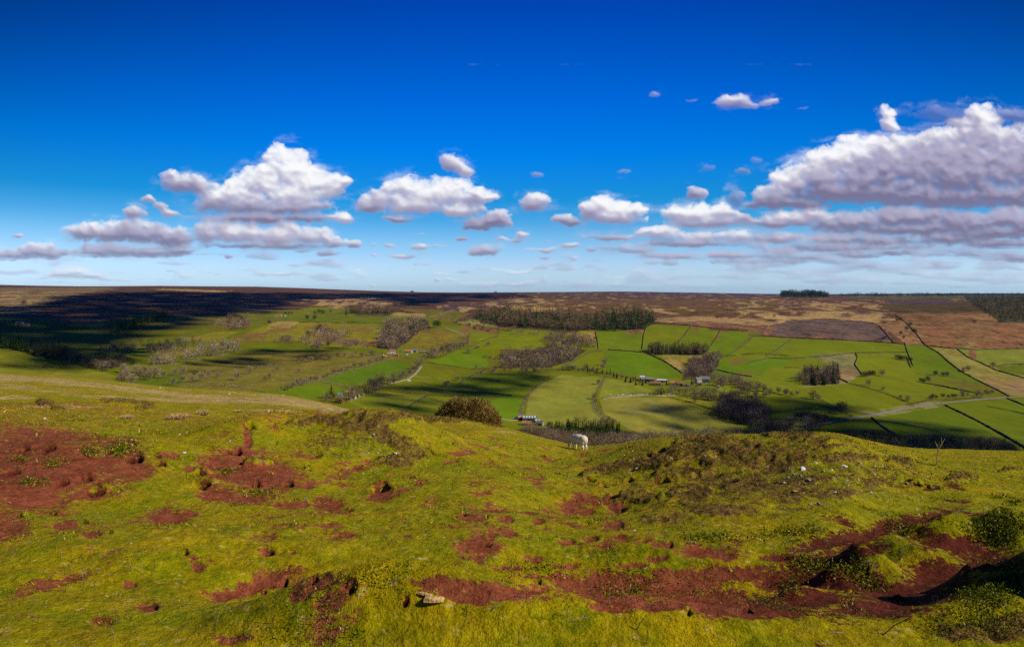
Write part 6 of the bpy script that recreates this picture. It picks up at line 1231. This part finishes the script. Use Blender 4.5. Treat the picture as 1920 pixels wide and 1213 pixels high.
# ------------------------------------------------------------------ heather and grass: nobody could count these
def scatter(n, y0, y1, x0=-60, x1=1980):
    px_ = rng.uniform(x0, x1, n); Y_ = np.exp(rng.uniform(math.log(y0), math.log(y1), n)); ok = Y_ < np.interp(px_, CR[:, 0], CR[:, 2]) * 1.03
    px_, Y_ = px_[ok], Y_[ok]; X_ = (px_ - CX) / F * Y_; return px_, Y_, np.stack([X_, Y_, sample_grid(px_, Y_)], 1)
px_, Y_, P3 = scatter(420000, 6.0, 75)
hv = sample_grid(px_, Y_, 'heath'); nzh = fbm(P3[:, 0] / .9, P3[:, 1] / .9, 3, 401) * 1.5
k = (hv + nzh) > .18; px_, Y_, P3 = px_[k], Y_[k], P3[k]
print('heather', len(P3))
sz = np.clip(Y_ / F * 5.0, .05, .16)
Dv = rng.normal(size=P3.shape) * .6 + np.array([0, 0, 1.0]); v, f = slivers(P3 - np.array([0, 0, .02]), Dv, sz * (.6 + .9 * rng.random(len(P3))), sz * .28)
base = np.array([[.060, .030, .012], [.12, .06, .02], [.21, .12, .035], [.30, .19, .07], [.24, .21, .006]])[rng.choice(5, len(P3), p=[.22, .24, .2, .12, .22])]
ho_ = mk('heather', v, f, M_straw, attrs={'col': np.repeat(base, 3, 0)}); tag(ho_, 'dark brown heather covering the mounds', kind='stuff')
px_, Y_, P3 = scatter(520000, 5.2, 150)
sv = sample_grid(px_, Y_, 'soil'); hv = sample_grid(px_, Y_, 'heath'); st2 = sample_grid(px_, Y_, 'straw')
den = fbm(P3[:, 0] / 1.3, P3[:, 1] / 1.3, 3, 411) + rng.normal(0, .25, len(P3))
tuft = fbm(P3[:, 0] / .7, P3[:, 1] / .7, 3, 415) > .36
k = ((sv + 2.3 * fbm(P3[:, 0] / .22, P3[:, 1] / .3, 4, 412) < .15) | tuft) & (hv < .25) & (den > -.25); px_, Y_, P3, st2, sv = px_[k], Y_[k], P3[k], st2[k], sv[k]
print('grass', len(P3))
sz = np.clip(Y_ / F * 2.3, .014, .20)
weed = np.maximum(tuft[k], 0) * (sv > 0) * 1.0; weed = np.maximum(weed, sstep(.12, .35, fbm(P3[:, 0] / 1.1 + 50, P3[:, 1] / 1.1, 3, 420)) * sstep(-.85, -.3, sv))
weed = weed * (1 - sstep(28, 45, Y_)); sz = sz * (1 - .45 * sstep(35, 60, Y_)); sz = sz * (1 + 2.2 * weed * rng.random(len(P3)))
Dv = rng.normal(size=P3.shape) * 1.0 + np.array([0, 0, .35]) + weed[:, None] * np.array([0, 0, 1.2]); Dv[:, 2] = np.abs(Dv[:, 2]) * np.where(weed > .3, 1, .45); v, f = slivers(P3 - np.array([0, 0, .003]), Dv, sz * (.5 + rng.random(len(P3))), sz * .34)
pal = np.array([1.12, 1.04, 1.0]) * np.array([[.27, .23, .003], [.16, .185, .002], [.36, .27, .006], [.58, .44, .16], [.10, .15, .003], [.30, .17, .02]])
ch = rng.choice(6, len(P3), p=[.30, .25, .16, .15, .09, .05]); ch = np.where(rng.random(len(P3)) < weed * .6, 4, ch)
isst = (st2 + fbm(P3[:, 0] / 4, P3[:, 1] / 1.4, 3, 431) * 1.4 > .15) & (rng.random(len(P3)) < .8); ch = np.where(isst, 3, ch)
cc = pal[ch] * (.75 + .5 * rng.random(len(P3)))[:, None]
go = mk('grass', v, f, M_straw, attrs={'col': np.repeat(cc, 3, 0)}); tag(go, 'short mossy grass on the near hillside', kind='stuff')

# leafy weeds and low scrub on the hummocks
zones = [(1890, 985, 46, 34, 5200), (1850, 1000, 30, 20, 1500), (1850, 1120, 62, 36, 5200), (1905, 1075, 24, 30, 1600), (1525, 1062, 34, 12, 1800), (1590, 1075, 26, 10, 1200), (1620, 1095, 22, 12, 900), (1840, 1170, 90, 16, 2600), (1480, 1098, 18, 8, 500), (1350, 1010, 80, 8, 1200), (610, 1112, 45, 22, 600), (720, 1082, 60, 12, 700), (1000, 1072, 60, 8, 700), (1500, 1000, 90, 10, 1500), (225, 842, 30, 16, 1500), (165, 850, 14, 7, 400), (60, 905, 30, 6, 500), (40, 862, 14, 5, 250), (430, 885, 20, 6, 300), (490, 925, 30, 6, 400), (1690, 990, 40, 10, 700), (100, 870, 22, 8, 300), (580, 1190, 90, 14, 900), (1200, 1108, 130, 20, 1200), (1420, 1128, 60, 16, 700)]
VV, CV = [], []
for (zx, zy, zrx, zry, n_) in zones:
    qx = rng.normal(zx, zrx * .55, 40); qy = rng.normal(zy, zry * .55, 40); AN = np.array([on_hill(min(a, 1975), b_) for a, b_ in zip(qx, qy)])
    i_ = rng.integers(0, 40, n_); n_ = int(n_ * .55); i_ = i_[:n_]; P_ = AN[i_] + np.concatenate([rng.normal(0, .10, (n_, 2)), np.zeros((n_, 1))], 1)
    P_[:, 2] = sample_grid(CX + F * P_[:, 0] / P_[:, 1], P_[:, 1]) + rng.random(n_) ** 2 * .10
    s_ = np.clip(P_[:, 1] / F * 4.2, .02, .2) * (.6 + .8 * rng.random(n_)); D_ = rng.normal(size=(n_, 3)) + np.array([0, 0, .7]); v_, f_ = slivers(P_, D_, s_, s_ * .5); VV.append(v_)
    cl_ = np.array([[.085, .105, .003], [.13, .155, .004], [.22, .22, .008], [.05, .04, .012], [.38, .29, .12]])[rng.choice(5, n_, p=[.36, .32, .18, .07, .07])]; CV.append(np.repeat(cl_ * (.7 + .6 * rng.random(n_))[:, None], 3, 0))
v_ = np.concatenate(VV); wo_ = mk('weeds', v_, np.arange(len(v_)).reshape(-1, 3), M_straw, attrs={'col': np.concatenate(CV)}); tag(wo_, 'low leafy weeds on the hummocks and round the bare soil', kind='stuff')

# ------------------------------------------------------------------ high clouds outside the picture that shade the land
def shade_cloud(poly, A, blob, label, step=None, keepf=.75):
    poly = np.array(poly, float); step = step or blob * .9
    cs = np.array([far(*p) for p in poly]); x0, x1 = cs[:, 0].min() - 50, cs[:, 0].max() + 50; y0, y1 = cs[:, 1].min() - 50, cs[:, 1].max() + 50
    gx_, gy_ = np.meshgrid(np.arange(x0, x1, step), np.arange(y0, y1, step)); gx_ = gx_.ravel() + rng.uniform(-.4, .4, gx_.size) * step; gy_ = gy_.ravel() + rng.uniform(-.4, .4, gy_.size) * step
    gz_ = Zfar(gx_, gy_); p_ = CX + F * gx_ / gy_; q_ = HY - F * gz_ / gy_
    wob = fbm(gx_ / (blob * 5), gy_ / (blob * 5), 3, 501); ok = inpoly(p_ + wob * 14, q_ + wob * 3, poly) & (rng.random(gx_.size) < keepf)
    G_ = np.stack([gx_, gy_, gz_], 1)[ok]; t = (A - G_[:, 2]) / sdir[2]; Cn = G_ + t[:, None] * sdir[None, :] + rng.normal(size=G_.shape) * np.array([.15, .15, .5]) * blob
    import bmesh
    bm = bmesh.new(); bmesh.ops.create_icosphere(bm, subdivisions=1, radius=1); bv = np.array([v.co[:] for v in bm.verts]); bf = np.array([[v.index for v in fa.verts] for fa in bm.faces]); bm.free()
    if not len(Cn): return None
    n = len(Cn); s_ = blob * rng.uniform(.6, 1.15, n)
    V = (bv[None, :, :] * s_[:, None, None] * np.array([1, 1, .6]) + Cn[:, None, :]).reshape(-1, 3); Fc = (bf[None] + (np.arange(n) * len(bv))[:, None, None]).reshape(-1, 3)
    o = mk('cloud_bank', V, Fc, M_cl, smooth=True); tag(o, label, kind='stuff'); print('cloud', label, n, 'alt', A, 'min tan', float((Cn[:, 2] / np.maximum(Cn[:, 1], 1)).min())); return o
M_cl = noise_mat('cloud_white', (.85, .85, .87), (.92, .92, .94), .001)
shade_cloud([(-500, 572), (60, 574), (110, 558), (170, 550), (300, 547.5), (480, 549), (640, 550.5), (720, 552), (700, 560), (560, 562), (545, 572), (480, 584), (420, 590), (330, 594), (200, 600), (100, 606), (-500, 606)], 3900, 42, 'broad cloud shading the left moor', step=46, keepf=.95)
shade_cloud([(-500, 606), (100, 606), (200, 600), (330, 592), (400, 592), (345, 606), (300, 622), (250, 640), (200, 660), (110, 666), (0, 646), (-500, 640)], 3900, 44, 'cloud shading the green fields of the left valley', step=43, keepf=1)
shade_cloud([(690, 549.5), (960, 550.5), (985, 554), (960, 559), (850, 567), (760, 575), (742, 567), (690, 561)], 3900, 70, 'long cloud shading the moor top', step=78, keepf=.75)
shade_cloud([(330, 690), (400, 668), (480, 648), (640, 652), (640, 662), (560, 674), (450, 692), (380, 702)], 1900, 16, 'thin cloud shading the sheep pasture', keepf=.36)
shade_cloud([(150, 672), (240, 655), (300, 640), (330, 640), (280, 668), (200, 690), (110, 696), (0, 690), (0, 676)], 1900, 16, 'thin cloud over the left valley bottom', keepf=.4)
shade_cloud([(800, 738), (850, 712), (905, 700), (1000, 696), (1012, 706), (990, 740), (900, 745)], 1900, 13, 'small cloud shading the middle field', keepf=.5)
shade_cloud([(660, 735), (700, 722), (880, 712), (830, 748), (760, 775), (700, 770)], 1900, 15, 'thin cloud over the near pale field', keepf=.18)
shade_cloud([(1200, 755), (1300, 758), (1370, 775), (1430, 800), (1400, 815), (1290, 812), (1210, 795)], 1900, 14, 'thin cloud over the round field', keepf=.3)
shade_cloud([(1345, 765), (1400, 745), (1480, 746), (1540, 756), (1600, 775), (1590, 798), (1700, 812), (1800, 822), (1930, 850), (1930, 870), (1500, 860), (1380, 820)], 1900, 15, 'cloud shading the lower right valley', keepf=.5)
shade_cloud([(1560, 762), (1640, 760), (1620, 772), (1590, 776)], 1900, 14, 'wisp of cloud over the lane pasture', keepf=.5)
shade_cloud([(1600, 780), (1720, 785), (1850, 812), (1900, 838), (1700, 812), (1600, 800)], 1900, 15, 'thin cloud over the lower right pasture', keepf=.4)

# ------------------------------------------------------------------ thin air between here and the moor
v, f = box(-16000, 16000, -60, 15500, -260, 85); m = bpy.data.materials.new('haze'); m.use_nodes = True; nt = m.node_tree
for n_ in list(nt.nodes): nt.nodes.remove(n_)
out = N(nt, 'ShaderNodeOutputMaterial'); pv = N(nt, 'ShaderNodeVolumePrincipled'); pv.inputs['Color'].default_value = (.10, .42, 1, 1); pv.inputs['Density'].default_value = HAZE_D; pv.inputs['Anisotropy'].default_value = .2
nt.links.new(pv.outputs[0], out.inputs['Volume']); hz_ = poly_mesh('haze', v, f.tolist(), m, None); tag(hz_, 'thin blue air over the valley', kind='stuff')
